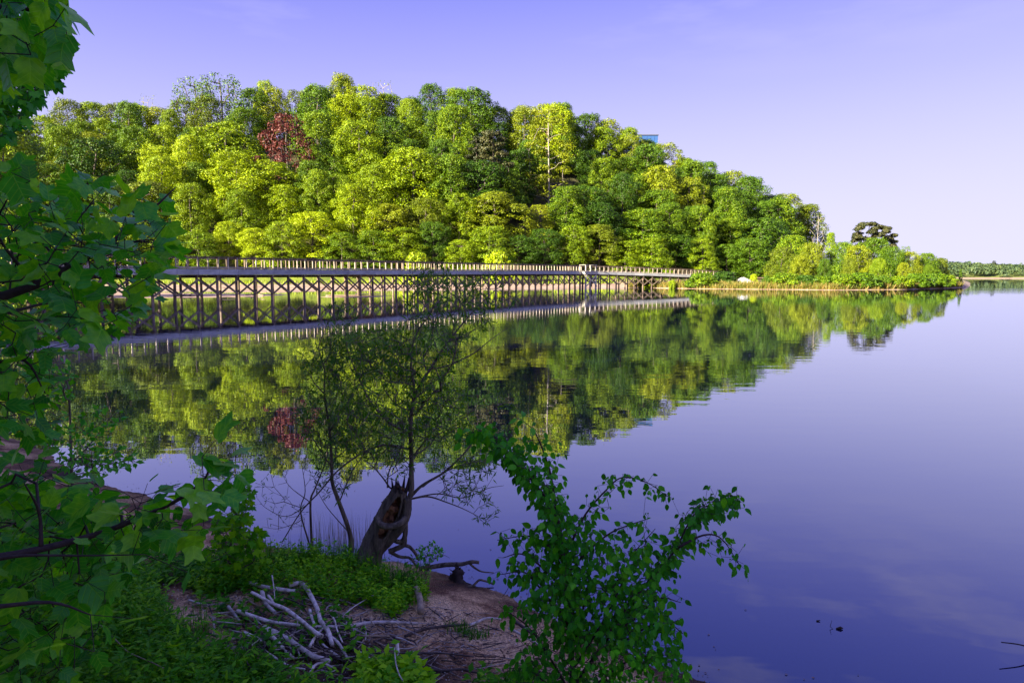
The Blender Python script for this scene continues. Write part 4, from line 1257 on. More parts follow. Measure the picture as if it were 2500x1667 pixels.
# --- overhanging branch, top corner
g = np.random.default_rng(13)
T = fillpoly([(-200, -120), (170, -120), (185, 20), (150, 60), (185, 100), (150, 120), (90, 160), (20, 180), (-200, 260)], 300, 2.0, 3.1, g)
tb2 = Vector((-3.6, 2.6, ground(-3.6, 2.6)))
limbs = [([tb2 - UZ * .1, tb2 + Vector((.1, .0, 1.6)), tb2 + Vector((.0, .0, 3.2)), tb2 + Vector((.3, -.1, 4.6))], .09, .04),
         (polypts([(-300, -250, 2.5), (-120, -60, 2.3), (0, 18, 2.2), (60, 22, 2.2), (130, 40, 2.2)], 2.2), .016, .003),
         (polypts([(-120, -60, 2.3), (-60, 80, 2.1), (0, 130, 2.0)], 2.2), .008, .002)]
plant('tulip_tree', 'overhanging tulip tree branch with dark lobed leaves against the sky in the top corner', 'tree', limbs, T, TULIP, .092, 'leaf_tulip', 'bark_dark', expo=.33, max_leaf=200, seed=5, base=tb2, kpath=.15, tip=.0012, droop=.9, zr=.6)
g = np.random.default_rng(14)
T = fillpoly([(-160, 60), (100, 70), (165, 150), (160, 185), (95, 215), (100, 240), (60, 275), (40, 330), (-160, 420)], 460, 6.5, 8.2, g)
tb3 = Vector((-8.2, 7.6, ground(-8.2, 7.6)))
limbs = [([tb3 - UZ * .1, tb3 + Vector((.1, .0, 1.8)), tb3 + Vector((.0, .0, 3.6)), tb3 + Vector((.3, -.1, 6.0))], .13, .05),
         (polypts([(-330, 330, 7.4), (-120, 240, 7.3), (30, 190, 7.3), (130, 165, 7.3)], 7.2), .03, .006)]
plant('young_maple', 'shaded maple bough with small leaves hanging below the big top corner leaves', 'tree', limbs, T, MAPLE, .12, 'leaf_small', 'bark_dark', max_leaf=150, seed=6, base=tb3, kpath=.2, tip=.003, seg=.3, expand=1, droop=.9)
# --- low tulip sapling, bottom corner
g = np.random.default_rng(23)
T = fillpoly([(-150, 1080), (60, 1120), (110, 1110), (150, 1170), (250, 1170), (300, 1280), (330, 1400), (270, 1420), (250, 1560), (180, 1590), (190, 1700), (-150, 1720)], 680, 2.1, 3.0, g)
br = [(242, 1302), (340, 1264), (425, 1225), (476, 1191), (506, 1157), (510, 1120)]
T += along(br, 46, 34, g, 2.15, .12) + fillpoly([(470, 1080), (560, 1110), (600, 1170), (560, 1200), (480, 1200)], 10, 2.1, 2.3, g)
T += fillpoly([(280, 1190), (480, 1220), (520, 1290), (460, 1340), (330, 1330)], 24, 2.0, 2.3, g) + [np.array(P(455, 1395, 2.1)), np.array(P(330, 1510, 1.9)), np.array(P(230, 1590, 1.8)), np.array(P(160, 1570, 1.7))]
tb4 = Vector((-2.1, 1.0, ground(-2.1, 1.0)))
limbs = [([tb4 - UZ * .1, tb4 + Vector((.05, .12, .5)), tb4 + Vector((.15, .25, 1.1)), tb4 + Vector((.1, .35, 1.7))], .03, .012),
         (polypts([(-330, 1420, 1.75), (-60, 1370, 1.9), (100, 1340, 2.0), (242, 1302, 2.1), (340, 1264, 2.15), (425, 1225, 2.15), (476, 1191, 2.15), (506, 1157, 2.15), (505, 1125, 2.15)], 2.), .014, .002),
         (polypts([(-60, 1370, 1.9), (60, 1356, 1.9), (200, 1356, 1.95), (353, 1353, 2.0)], 2.), .006, .0015),
         (polypts([(-330, 1420, 1.75), (-80, 1480, 1.8), (120, 1470, 1.85), (220, 1500, 1.9)], 2.), .010, .002),
         (polypts([(100, 1340, 2.0), (95, 1250, 2.0), (60, 1180, 1.9)], 2.), .007, .002)]
plant('tulip_sapling', 'low tulip sapling with broad lobed leaves reaching over the mud in the bottom corner', 'sapling', limbs, T, TULIP + YOUNG, .088, 'leaf_tulip', 'bark_dark', expo=.33, max_leaf=300, seed=7, base=tb4, kpath=.15, tip=.0011, seg=.1, zr=.6, facecam=.12, upn=.9, droop=.3, leaf_sc=(.45, 1.25))

# --- elm-like bush -----------------------------------------------------------
g = np.random.default_rng(31)
DB = 2.95
eb = GP(1392, 1760)
eb = Vector(((1392 - 1250) / FPX * 2.9, 2.9, 0)); eb.z = ground(eb.x, eb.y)
stems = [
 [(1392, 1800), (1397, 1590), (1374, 1361), (1360, 1261), (1319, 1197), (1260, 1128), (1205, 1064), (1146, 1055)],
 [(1360, 1261), (1350, 1190), (1338, 1133), (1306, 1055), (1280, 1030)],
 [(1374, 1361), (1388, 1338), (1429, 1256), (1479, 1197), (1520, 1165), (1580, 1178), (1630, 1212)],
 [(1388, 1400), (1430, 1350), (1488, 1302), (1540, 1280), (1582, 1266)],
 [(1395, 1680), (1440, 1620), (1479, 1562), (1534, 1475), (1603, 1398), (1650, 1340), (1680, 1280), (1717, 1238), (1804, 1218)],
 [(1650, 1340), (1717, 1306), (1763, 1316), (1806, 1380)],
 [(1374, 1370), (1330, 1325), (1283, 1308), (1214, 1318)],
 [(1385, 1450), (1330, 1390), (1274, 1352), (1228, 1361)],
 [(1390, 1520), (1330, 1450), (1283, 1398), (1219, 1402)],
 [(1479, 1562), (1560, 1500), (1610, 1460), (1662, 1470)],
 [(1470, 1600), (1580, 1530), (1630, 1520), (1667, 1546)],
 [(1392, 1690), (1340, 1600), (1290, 1530), (1219, 1478)],
 [(1400, 1720), (1520, 1620), (1600, 1600), (1660, 1625)],
 [(1392, 1720), (1300, 1640), (1240, 1630)],
 [(1397, 1590), (1420, 1500), (1440, 1400), (1450, 1330)],
 [(1395, 1640), (1470, 1520), (1520, 1420), (1540, 1360), (1600, 1290)],
]
limbs = []; T = []
for k, s in enumerate(stems):
    D = DB + (0 if k == 0 else g.uniform(-.18, .18))
    n_ = len(s)
    pts = [P(x, y, DB + (D - DB) * i_ / (n_ - 1)) for i_, (x, y) in enumerate(s)]
    if k == 0: pts[0] = eb - UZ * .05
    limbs.append((pts, .011 if k in (0, 4) else .006, .0015))
    Ln = sum(math.dist(a, b) for a, b in zip(s, s[1:]))
    T += along(s, int(Ln / (3.6 if k not in (0, 4) else 1.0)), 14, g, D, .08, t0=.25 if k in (0, 4) else .12)
T += fillpoly([(1260, 1460), (1400, 1420), (1600, 1440), (1660, 1560), (1680, 1660), (1640, 1720), (1250, 1720), (1240, 1620), (1290, 1560)], 1250, 2.65, 3.2, g)
T += fillpoly([(1290, 1290), (1400, 1240), (1500, 1330), (1580, 1330), (1610, 1430), (1300, 1470), (1280, 1380)], 520, 2.75, 3.15, g)
T += fillpoly([(1180, 1060), (1260, 1050), (1330, 1110), (1400, 1240), (1340, 1260), (1270, 1160)], 110, 2.8, 3.1, g)
plant('elm_shrub', 'leafy elm shrub with arching toothed-leaf sprays at the water edge by the sandy bank', 'shrub', limbs, T, ELM, .041, 'leaf_elm', 'bark_dark', max_leaf=300, seed=8, base=eb, kpath=.12, tip=.0008, seg=.08, droop=1.0, facecam=.8, upn=.25, expo=.35, leaf_sc=(.5, 1.2), expand=0, zr=.55)

# --- hollow willow -----------------------------------------------------------
g = np.random.default_rng(41)
DW = 5.35
wb = GP(880, 1375)
DW = wb.y
trunk_px = [(885, 1400), (905, 1345), (932, 1290), (958, 1240), (978, 1192)]
tp = [P(x, y, DW) for x, y in trunk_px]
tp[0] = Vector((tp[0].x, tp[0].y, ground(tp[0].x, tp[0].y) - .08))
willow = empty('hollow_willow', wb, 'leaning willow with a split hollow trunk on the grassy mound and thin leafy limbs', 'tree')
spp, sr = catmull([Vector(q) - wb for q in tp], [.105, .088, .090, .088, .055], 14)
sides = 64
def flare(a, t): return 1 + .30 * max(0, .25 - t) * 4 * (0.6 + .4 * math.sin(3 * a)) + .05 * math.sin(7 * a)
V, F = sweep(spp, sr, sides, .06, cap=False, g=random.Random(3), shape=flare)
# opening faces the camera, upper part: drop faces whose outward direction looks at the camera within a slot
Vn = [np.array(v) for v in V]
keep = []
rows_n = len(spp)
for f in F:
    row = f[0] // sides
    t = row / (rows_n - 1)
    cpt = np.array(spp[row]); fc = sum(Vn[i_] for i_ in f) / 4
    out_ = norm(fc - cpt)
    ang = math.atan2(out_[0], -out_[1])        # 0 = to the camera
    c0_ = 0.30
    halfw = .60 * math.sqrt(max(0, 1 - ((t - .68) / .24) ** 2)) if abs(t - .68) < .24 else 0
    if abs(ang - c0_) < halfw: continue
    keep.append(f)
me = pymesh('trunk', V, keep, 'bark_willow', True)
me.materials.append(M['hollow_wood'])
o = link('trunk', me, willow)
mod = o.modifiers.new('Solidify', 'SOLIDIFY'); mod.thickness = .014; mod.offset = -1; mod.material_offset = 1; mod.material_offset_rim = 0
# ragged splinters at the broken top
tpv = Vector(spp[-1])
for k in range(9):
    a = k * .7; e = tpv + Vector((math.cos(a) * .055, math.sin(a) * .055, -.02))
    link('splinter', pymesh('splinter', *sweep([e, e + Vector((rnd.uniform(-.02, .03), 0, rnd.uniform(.04, .13)))], [.014, .002], 5), 'bark_dark'), willow)
# inner heartwood block (crumbly)
hw = [Vector(q) for q in spp[18:46:2]]
link('heartwood', pymesh('heartwood', *sweep([q + Vector((-.01, .028, 0)) for q in hw], [.050 + .012 * math.sin(i_ * 1.7) for i_ in range(len(hw))], 12, .45, g=random.Random(8)), 'hollow_wood'), willow)
# roots and lower knot arm
def wl(pts, r0, r1, nm='root', m='bark_willow', D=DW, wob=.12, parent=willow):
    q, r_ = catmull([P(p[0], p[1], p[2] if len(p) > 2 else D) - wb for p in pts], lerp_r(r0, r1, len(pts)), 6)
    return link(nm, pymesh(nm, *sweep(q, r_, 10, wob), m, True), parent)
wl([(918, 1262, DW - .09), (930, 1280, DW - .13), (955, 1285, DW - .15), (978, 1276, DW - .13), (990, 1262, DW - .08)], .024, .022)
wl([(996, 1215, DW - .03), (992, 1255, DW - .03), (975, 1290, DW - .02), (945, 1320, DW), (915, 1355, DW), (905, 1385, DW)], .028, .050)
wl([(990, 1275, DW), (988, 1310, DW), (978, 1322, DW), (962, 1318, DW), (958, 1312, DW)], .020, .016)
wl([(988, 1310), (985, 1330), (965, 1340), (950, 1345)], .018, .02)
wl([(985, 1330), (1000, 1335), (1015, 1352), (1020, 1365)], .014, .01)
wl([(950, 1345), (975, 1358), (1000, 1362), (1015, 1380)], .014, .008)
limbs_px = [
 ([(985, 1235), (1003, 1205), (1004, 1150), (1004, 1096), (1002, 1038), (1008, 980), (1028, 936), (1051, 900), (1082, 851), (1131, 788), (1180, 735), (1230, 690)], .023, .002),
 ([(1008, 975), (1011, 940), (1004, 900), (1008, 842), (1024, 802), (1055, 757), (1060, 695), (1055, 650)], .011, .0015),
 ([(1051, 900), (1091, 893), (1154, 864), (1198, 829), (1240, 800)], .007, .002),
 ([(1004, 1058), (985, 1050), (948, 1029), (904, 980), (872, 913), (850, 860), (840, 800)], .011, .002),
 ([(1004, 1098), (960, 1088), (930, 1087), (877, 1110), (823, 1150), (780, 1200), (734, 1250), (689, 1322)], .010, .004),
 ([(1000, 1215), (1030, 1185), (1082, 1154), (1130, 1110), (1158, 1078), (1200, 1060)], .013, .002),
 ([(1000, 1218), (1045, 1212), (1091, 1226), (1136, 1244), (1185, 1270)], .008, .0015),
 ([(1030, 1190), (1046, 1177), (1090, 1150), (1136, 1132), (1205, 1118)], .008, .0015),
 ([(1010, 1215), (1070, 1205), (1130, 1215), (1190, 1192), (1230, 1185)], .006, .0015),
 ([(990, 1000), (960, 980), (930, 930), (945, 880)], .006, .0015),
 ([(1005, 920), (975, 915), (945, 890), (925, 850)], .006, .0015),
 ([(1004, 1120), (1050, 1060), (1090, 1010), (1110, 960)], .008, .0015),
 ([(955, 1195), (930, 1160), (900, 1130), (870, 1115)], .007, .0015),
 ([(945, 1200), (950, 1150), (975, 1100), (985, 1060)], .006, .0015),
]
T = []
T += ell(1090, 760, 110, 80, 200, DW, .35, g) + ell(1180, 720, 80, 50, 50, DW, .3, g) + ell(1050, 690, 60, 40, 50, DW, .3, g)
T += ell(900, 1010, 80, 110, 200, DW, .35, g) + ell(1060, 1010, 90, 90, 300, DW, .35, g) + ell(1000, 880, 120, 60, 230, DW, .35, g) + ell(930, 850, 80, 60, 200, DW, .3, g)
T += ell(1140, 1170, 70, 60, 90, DW, .25, g) + ell(1185, 1130, 50, 30, 18, DW, .2, g) + ell(1190, 1250, 30, 25, 14, DW, .1, g) + ell(950, 1120, 70, 50, 40, DW, .3, g) + ell(1200, 1010, 60, 60, 12, DW, .2, g)
def plant_into(ro_base, name, label, cat, limbs_px, T, tmpl, size, lm, bm, D, **kw):
    limbs = [([P(p[0], p[1], p[2] if len(p) > 2 else D) for p in pts], a, b) for pts, a, b in limbs_px]
    return plant(name, label, cat, limbs, T, tmpl, size, lm, bm, **kw)
ro = plant_into(None, 'willow_limbs', '', None, limbs_px, T, [WILLOWL], .060, 'leaf_willow', 'bark_willow', DW, max_leaf=0, seed=9, base=wb, kpath=.3, tip=.0016, seg=.08, expand=4, droop=.15, facecam=.3, upn=.4, leaf_sc=(.6, 1.2), jit=.2)
for ch in [o for o in bpy.data.objects if o.parent == ro]: ch.parent = willow
bpy.data.objects.remove(ro)

# second willow clump
def simple_plant(name, label, cat, base_px, limbs_px, T, size, lm='leaf_willow', bm='bark_willow', D=None, tmpl=None, **kw):
    base = GP(*base_px)
    D = D or base.y
    limbs = [([P(p[0], p[1], p[2] if len(p) > 2 else D) for p in pts], a, b) for pts, a, b in limbs_px]
    limbs[0][0][0] = base - UZ * .04
    dk = dict(max_leaf=0, kpath=.3, tip=.0014, seg=.08, expand=4, droop=.15, facecam=.3, upn=.4, leaf_sc=(.6, 1.2), jit=.2)
    dk.update(kw)
    return plant(name, label, cat, limbs, T(D), tmpl or [WILLOWL], size, lm, bm, base=base, **dk)
g = np.random.default_rng(51)
simple_plant('willow_sapling', 'dense dark green willow sapling with a slim leaning stem next to the hollow willow', 'sapling', (856, 1345),
 [([(856, 1345), (854, 1302), (828, 1226), (812, 1180), (810, 1141), (805, 1052), (792, 962), (792, 900), (778, 850), (800, 790)], .022, .002),
  ([(805, 1052), (840, 1000), (865, 940), (850, 880)], .008, .0015), ([(792, 962), (760, 920), (770, 860)], .006, .0015),
  ([(810, 1141), (770, 1080), (735, 1020), (720, 980)], .006, .0015), ([(828, 1226), (860, 1150), (890, 1100), (880, 1040)], .006, .0015), ([(854, 1302), (800, 1240), (770, 1190)], .005, .0015)],
 lambda D: ell(790, 880, 55, 50, 150, D, .2, g) + ell(855, 870, 60, 55, 150, D, .2, g) + ell(830, 790, 50, 50, 70, D, .2, g) + ell(810, 1010, 95, 85, 360, D, .25, g) + ell(880, 1050, 65, 60, 140, D, .2, g) + ell(810, 1160, 50, 70, 60, D, .2, g),
 .055, seed=11)
simple_plant('bare_willow', 'thin twiggy willow with few leaf tufts leaning over the water beside the mound', 'sapling', (762, 1350),
 [([(762, 1350), (761, 1324), (758, 1226), (770, 1190), (796, 1123), (800, 1080)], .014, .002), ([(762, 1350), (734, 1250), (745, 1200), (736, 1130)], .008, .0015),
  ([(758, 1226), (700, 1260), (650, 1240), (627, 1215)], .004, .001), ([(758, 1226), (710, 1190), (690, 1160)], .004, .001), ([(740, 1270), (680, 1290), (640, 1285)], .003, .001)],
 lambda D: ell(665, 1190, 45, 60, 36, D, .15, g) + ell(700, 1260, 50, 40, 22, D, .15, g) + ell(770, 1120, 40, 50, 22, D, .15, g) + ell(690, 1150, 12, 14, 10, D, .05, g),
 .04, seed=12, expand=1)
simple_plant('lake_shrub', 'airy small-leaved shrub standing in the shallows at the far end of the mud bank', 'shrub', (176, 1200),
 [([(176, 1200), (174, 1127), (170, 1008), (165, 939), (147, 903), (130, 860)], .016, .002), ([(174, 1127), (210, 1095), (268, 1020), (285, 985)], .008, .0015), ([(172, 1050), (130, 1010), (100, 1000)], .005, .0015), ([(174, 1140), (230, 1130), (300, 1120), (335, 1135)], .006, .0015)],
 lambda D: ell(150, 930, 45, 50, 40, D, .4, g) + ell(170, 1070, 70, 60, 60, D, .4, g) + ell(260, 1120, 80, 28, 60, D, .4, g) + ell(200, 1140, 70, 25, 40, D, .4, g) + ell(260, 1020, 40, 35, 16, D, .3, g),
 .075, lm='leaf_small', tmpl=[SMALLL], seed=13, expand=2, tip=.0025)
simple_plant('maple_seedling', 'young maple seedling with small lobed yellow-green leaves above the driftwood pile', 'sapling', (562, 1420),
 [([(562, 1420), (560, 1350), (575, 1270), (587, 1213), (590, 1190)], .009, .002), ([(560, 1370), (600, 1330), (640, 1310)], .004, .001), ([(565, 1320), (545, 1290), (535, 1270)], .003, .001)],
 lambda D: ell(587, 1215, 30, 34, 60, D, .1, g) + ell(565, 1280, 42, 40, 110, D, .12, g) + ell(620, 1320, 30, 28, 60, D, .1, g) + ell(540, 1350, 45, 34, 70, D, .12, g) + ell(590, 1370, 60, 25, 60, D, .12, g),
 .055, lm='leaf_weed', tmpl=MAPLE, seed=14, expand=0, droop=.5, facecam=.6, max_leaf=260)
simple_plant('leafy_seedling', 'small compound-leaved seedling on the bank edge beside the willow roots', 'seedling', (1035, 1400),
 [([(1035, 1400), (1050, 1370), (1045, 1330)], .005, .0012), ([(1050, 1370), (1080, 1355), (1098, 1362)], .003, .001)],
 lambda D: ell(1050, 1345, 35, 20, 60, D, .08, g) + ell(1025, 1375, 30, 20, 40, D, .08, g), .035, lm='leaf_small', tmpl=[SMALLL], seed=15, expand=1)

# ------------------------------------------------------------------ driftwood pile (traced over the crop at 400,1300)
def K(x, y): return (400 + .3827 * x, 1300 + .3827 * y)
logs = [
 (((545, 320), (640, 345), (760, 365), (840, 372)), 14, 14, 'driftwood', .03, 'grey log at the back of the driftwood pile under the grassy mound'),
 (((800, 332), (880, 325), (930, 390), (975, 480), (1000, 560), (1045, 620), (1072, 712)), 17, 16, 'driftwood', .05, 'thick pale branch bent over at its top in the middle of the driftwood pile'),
 (((470, 497), (600, 545), (700, 572), (865, 590)), 15, 12, 'driftwood', .05, 'pale straight branch running under the bent branch from the leaves'),
 (((960, 602), (1150, 600), (1300, 577), (1450, 570), (1622, 580)), 15, 11, 'driftwood', .04, 'long smooth pale branch pointing from the pile to the sand'),
 (((640, 610), (750, 660), (850, 720), (950, 785), (1060, 822)), 24, 18, 'driftwood', .03, 'thickest grey log slanting down across the driftwood pile'),
 (((560, 380), (680, 445), (780, 490), (870, 555), (960, 630), (1010, 660)), 12, 15, 'driftwood', .08, 'crooked dark-ended branch crossing over the pale straight branch'),
 (((625, 378), (650, 450), (715, 515)), 17, 12, 'driftwood', .06, 'short stub standing up behind the crooked branch'),
 (((665, 400), (700, 450), (715, 470)), 10, 8, 'driftwood', .05, 'small thin piece leaning on the short stub'),
 (((515, 635), (640, 700), (760, 745), (830, 800)), 12, 10, 'driftwood', .02, 'slim grey branch along the weedy side of the driftwood pile'),
 (((635, 620), (700, 672), (760, 735)), 18, 14, 'driftwood', .04, 'short weathered chunk beside the thickest grey log'),
 (((1040, 650), (1110, 700), (1172, 800)), 14, 9, 'driftwood', .05, 'tapering branch continuing down from the foot of the bent branch'),
 (((1058, 510), (1090, 560), (1105, 620), (1140, 700)), 7, 5, 'driftwood', .06, 'thin curved twig just past the bent branch'),
 (((930, 492), (945, 545), (968, 605)), 12, 10, 'driftwood', .05, 'short upright piece wedged beside the bent branch'),
 (((930, 725), (965, 665), (1015, 610)), 12, 8, 'driftwood', .05, 'short branch with green sprig across the middle of the pile'),
 (((385, 690), (440, 680), (488, 668)), 13, 11, 'cut_wood', .02, 'short reddish log lying alone in the weeds by the pile'),
 (((1000, 780), (1100, 798), (1200, 830), (1270, 872)), 15, 9, 'driftwood_dark', .02, 'dark log at the near end of the driftwood pile'),
 (((1010, 710), (1060, 752), (1122, 792)), 11, 8, 'driftwood', .03, 'grey branch between the thickest log and the tapering branch'),
 (((1145, 530), (1200, 480), (1280, 430), (1358, 385)), 4, 3, 'driftwood', .05, 'white straight stick leaning toward the tussock'),
 (((1060, 497), (1095, 480), (1120, 455)), 4, 2, 'driftwood', .05, 'short white stick beside the white straight stick'),
 (((1610, 355), (1632, 420), (1640, 505)), 22, 26, 'cut_wood', .05, 'tan cut log lying on the sand below the tussock'),
 (((740, 608), (900, 600), (1100, 628), (1250, 655), (1440, 660)), 7, 6, 'cut_wood', .04, 'long thin brown pole across the middle of the pile'),
 (((1440, 660), (1530, 675), (1590, 690), (1612, 715)), 9, 4, 'driftwood_dark', .02, 'dark forked root on the sand past the thin brown pole'),
 (((1060, 650), (1200, 730), (1380, 768), (1600, 765), (1800, 770), (1978, 790)), 10, 5, 'driftwood_dark', .03, 'long dark root snaking over the sand toward the elm shrub'),
 (((1540, 660), (1640, 620), (1750, 600), (1870, 590), (1930, 585)), 12, 8, 'driftwood_dark', .02, 'dark exposed root leading to the grass clump on the sand'),
 (((1950, 590), (2000, 570), (2060, 545), (2150, 550)), 10, 8, 'driftwood', .02, 'pale bent branch beyond the grass clump on the sand'),
 (((1400, 820), (1520, 800), (1640, 770), (1720, 772)), 9, 6, 'driftwood_dark', .02, 'dark half-buried root below the long dark root'),
 (((1235, 748), (1290, 790), (1332, 812)), 11, 8, 'driftwood', .02, 'short pale branch below the long dark root'),
 (((160, 430), (220, 450), (285, 462)), 9, 7, 'driftwood', .02, 'short pale stick among weeds at the edge of the pile'),
 (((410, 470), (450, 520), (480, 560)), 13, 9, 'driftwood', .04, 'knotty grey stub at the weedy end of the pale straight branch'),
 (((690, 272), (700, 340), (708, 420)), 5, 3, 'driftwood', .12, 'thin white twig standing upright behind the pile'),
 (((1470, 735), (1480, 830), (1500, 900), (1525, 945)), 5, 4, 'driftwood', .12, 'thin white twig standing upright near the bottom seedlings'),
 (((1488, 708), (1495, 760)), 13, 10, 'driftwood', .10, 'stubby white post top beside the thin upright twig'),
 (((2200, 608), (2280, 650), (2400, 720), (2460, 760)), 10, 8, 'driftwood', .02, 'long grey log along the sand at the foot of the elm shrub'),
 (((2215, 545), (2290, 600), (2380, 660)), 14, 10, 'driftwood_dark', .0, 'dark half-buried log above the long grey log by the elm shrub'),
 (((1700, 870), (1800, 880), (1900, 870), (2000, 895)), 16, 8, 'driftwood_dark', .0, 'dark rotten log in the sand near the bottom'),
 (((930, 900), (960, 850), (1010, 830), (1080, 860)), 12, 8, 'driftwood', .02, 'grey forked branch at the bottom weeds end of the pile'),
 (((600, 720), (700, 790), (800, 850), (900, 870)), 9, 7, 'driftwood', .01, 'slim buried branch under the weeds along the pile'),
]
def lay(pts, r0, r1, m, lift, lab, name='driftwood_branch', cat='driftwood', sides=9, wob=.16):
    q = [GP(*K(*p)) for p in pts]
    sc = .3827 / FPX
    rr = [max(.0025, 0.88 * (r0 + (r1 - r0) * i_ / (len(q) - 1)) * sc * q[i_].y) for i_ in range(len(q))]
    w = []
    for p, r_ in zip(q, rr):
        gp = GP(*K(*pts[len(w)]), lift + r_ * .7)
        w.append(gp)
    c_, r2 = catmull(w, rr, 6)
    b0 = Vector(w[0])
    o = link(name, pymesh(name, *sweep([Vector(x) - b0 for x in c_], r2, sides, wob), m, True), None, b0)
    return tag(o, lab, cat, 'driftwood heaped on the bank')
for pts, r0, r1, m, lift, lab in logs: lay(pts, r0, r1, m, lift, lab)
# thin sticks tangled through the pile, too many and too mixed to count
for mm_ in ('driftwood', 'driftwood_dark', 'cut_wood'):
    parts = []
    for k in range({'driftwood': 90, 'driftwood_dark': 190, 'cut_wood': 30}[mm_]):
        cx, cy = rnd.gauss(900, 320), rnd.gauss(670, 110)
        if not (250 < cx < 1900 and 420 < cy < 880): continue
        L_ = rnd.uniform(50, 230); an = rnd.choice([rnd.gauss(.55, .35), rnd.gauss(.55, .35), rnd.gauss(-.3, .5), rnd.gauss(1.4, .4)])
        ax, ay = math.cos(an) * L_ / 2, math.sin(an) * L_ / 2
        bend = rnd.uniform(-14, 14)
        r0_, r1_ = rnd.uniform(3, 8), rnd.uniform(2, 4); lf = rnd.uniform(0, .06)
        w = [GP(*K(*p), lf) for p in ((cx - ax, cy - ay * .6), (cx + bend, cy + bend), (cx + ax, cy + ay * .6))]
        rr = [max(.002, q_ * .3827 / FPX * w[0].y) for q_ in (r0_, (r0_ + r1_) / 2, r1_)]
        c_, r2 = catmull(w, rr, 4)
        parts.append(sweep(c_, r2, 6, .15))
    V, F = join(*parts)
    tag(link('stick_litter', pymesh('stick_litter', V, F, mm_, True)), kind='stuff')
# branches over the water
def waterlimb(pts, D, r0, r1, lab, name='dead_branch', m='bark_willow', side=()):
    w = [P(x, y, D) if not isinstance(D, (list, tuple)) else P(x, y, D[i_]) for i_, (x, y) in enumerate(pts)]
    b0 = Vector(w[0])
    ro_ = empty(name, b0, lab, 'branch')
    c_, r2 = catmull(w, lerp_r(r0, r1, len(w)), 6)
    link('stem', pymesh('stem', *sweep([Vector(x) - b0 for x in c_], r2, 9, .12), m, True), ro_)
    for sp_, a, b in side:
        w2 = [P(x, y, D if not isinstance(D, (list, tuple)) else D[-1]) for x, y in sp_]
        c_, r2 = catmull(w2, lerp_r(a, b, len(w2)), 6)
        link('side_limb', pymesh('side_limb', *sweep([Vector(x) - b0 for x in c_], r2, 7, .12), m, True), ro_)
DB2 = GP(1040, 1400).y
waterlimb([K(1630, 228), K(1700, 220), K(1800, 205), K(1900, 200), K(1960, 186), K(2012, 190)], DB2, .020, .013, 'dark dead branch reaching flat over the water from the mound', side=[([K(1950, 195), K(1985, 225), K(2030, 248), K(2105, 255)], .010, .004)])
waterlimb([K(1940, 345), K(1975, 335), K(2010, 302), K(2050, 308), K(2105, 328)], GP(1150, 1430).y, .010, .007, 'curved dark stick rising from the water just off the sandy point')
# rotten root stump
rs = GP(*K(1868, 305))
rst = empty('root_stump', rs, 'ragged dark root stump at the water edge under the dead branch', 'stump')
q = [P(*K(1868, 310), rs.y) - rs - UZ * .02, P(*K(1872, 270), rs.y) - rs, P(*K(1885, 232), rs.y) - rs]
link('stem', pymesh('stem', *sweep(catmull(q, [.06, .045, .03], 5)[0], catmull(q, [.06, .045, .03], 5)[1], 10, .5), 'bark_dark', True), rst)
for k in range(10):
    a = rnd.uniform(0, 6.28)
    link('root', pymesh('root', *sweep([Vector(q[1 + k % 2]), Vector(q[1 + k % 2]) + Vector((math.cos(a) * .06, math.sin(a) * .03, rnd.uniform(-.03, .05)))], [.008, .002], 5), 'bark_dark'), rst)
# stick at right edge, twigs in the water
p0 = GZ(2560, 1600)
waterlimb([(2600, 1608), (2530, 1585), (2490, 1573), (2445, 1567)], GZ(2500, 1600).y, .006, .003, 'thin dark forked stick rising from the water at the picture edge', m='bark_dark')
f0 = GZ(2045, 1535)
ro_ = empty('floating_twig', f0, 'tiny dark twig floating on the open water', 'twig')
link('stem', pymesh('stem', *sweep([Vector((-.03, 0, .0)), Vector((-.045, .01, .012)), Vector((-.03, .02, .05))], [.002, .002, .001], 5), 'bark_dark'), ro_)
link('bark_piece', pymesh('bark_piece', *sweep([Vector((-.01, 0, .004)), Vector((.02, 0, .010)), Vector((.035, 0, .006))], [.004, .009, .003], 7), 'bark_dark'), ro_)
ro_ = empty('floating_twig', GZ(1998, 1516), 'tiny floating bark chip beyond the dark twig on the water', 'twig')
link('chip', pymesh('chip', *sweep([Vector((-.012, 0, .003)), Vector((.012, 0, .006))], [.005, .003], 6), 'bark_dark'), ro_)
waterlimb([(1222, 1462), (1235, 1445), (1243, 1430)], GZ(1225, 1462).y, .0025, .0015, 'tiny upright twig at the waterline of the sandy point', m='bark_dark')
# dead vine stem across the weeds (crop 0,1300 scale .234)
vp = [(1040, 960), (1130, 1040), (1240, 1150), (1340, 1245), (1460, 1300), (1600, 1360), (1760, 1440)]
wv_ = [GP(.234 * x, 1300 + .234 * y, .12) for x, y in vp]
c_, r2 = catmull(wv_, lerp_r(.003, .003, len(wv_)), 6)
b0 = Vector(wv_[0])
tag(link('vine_stem', pymesh('vine_stem', *sweep([Vector(x) - b0 for x in c_], r2, 6), 'cut_wood', True), None, b0), 'thin bare brown vine stem arching over the low weeds in the bottom corner', 'vine')

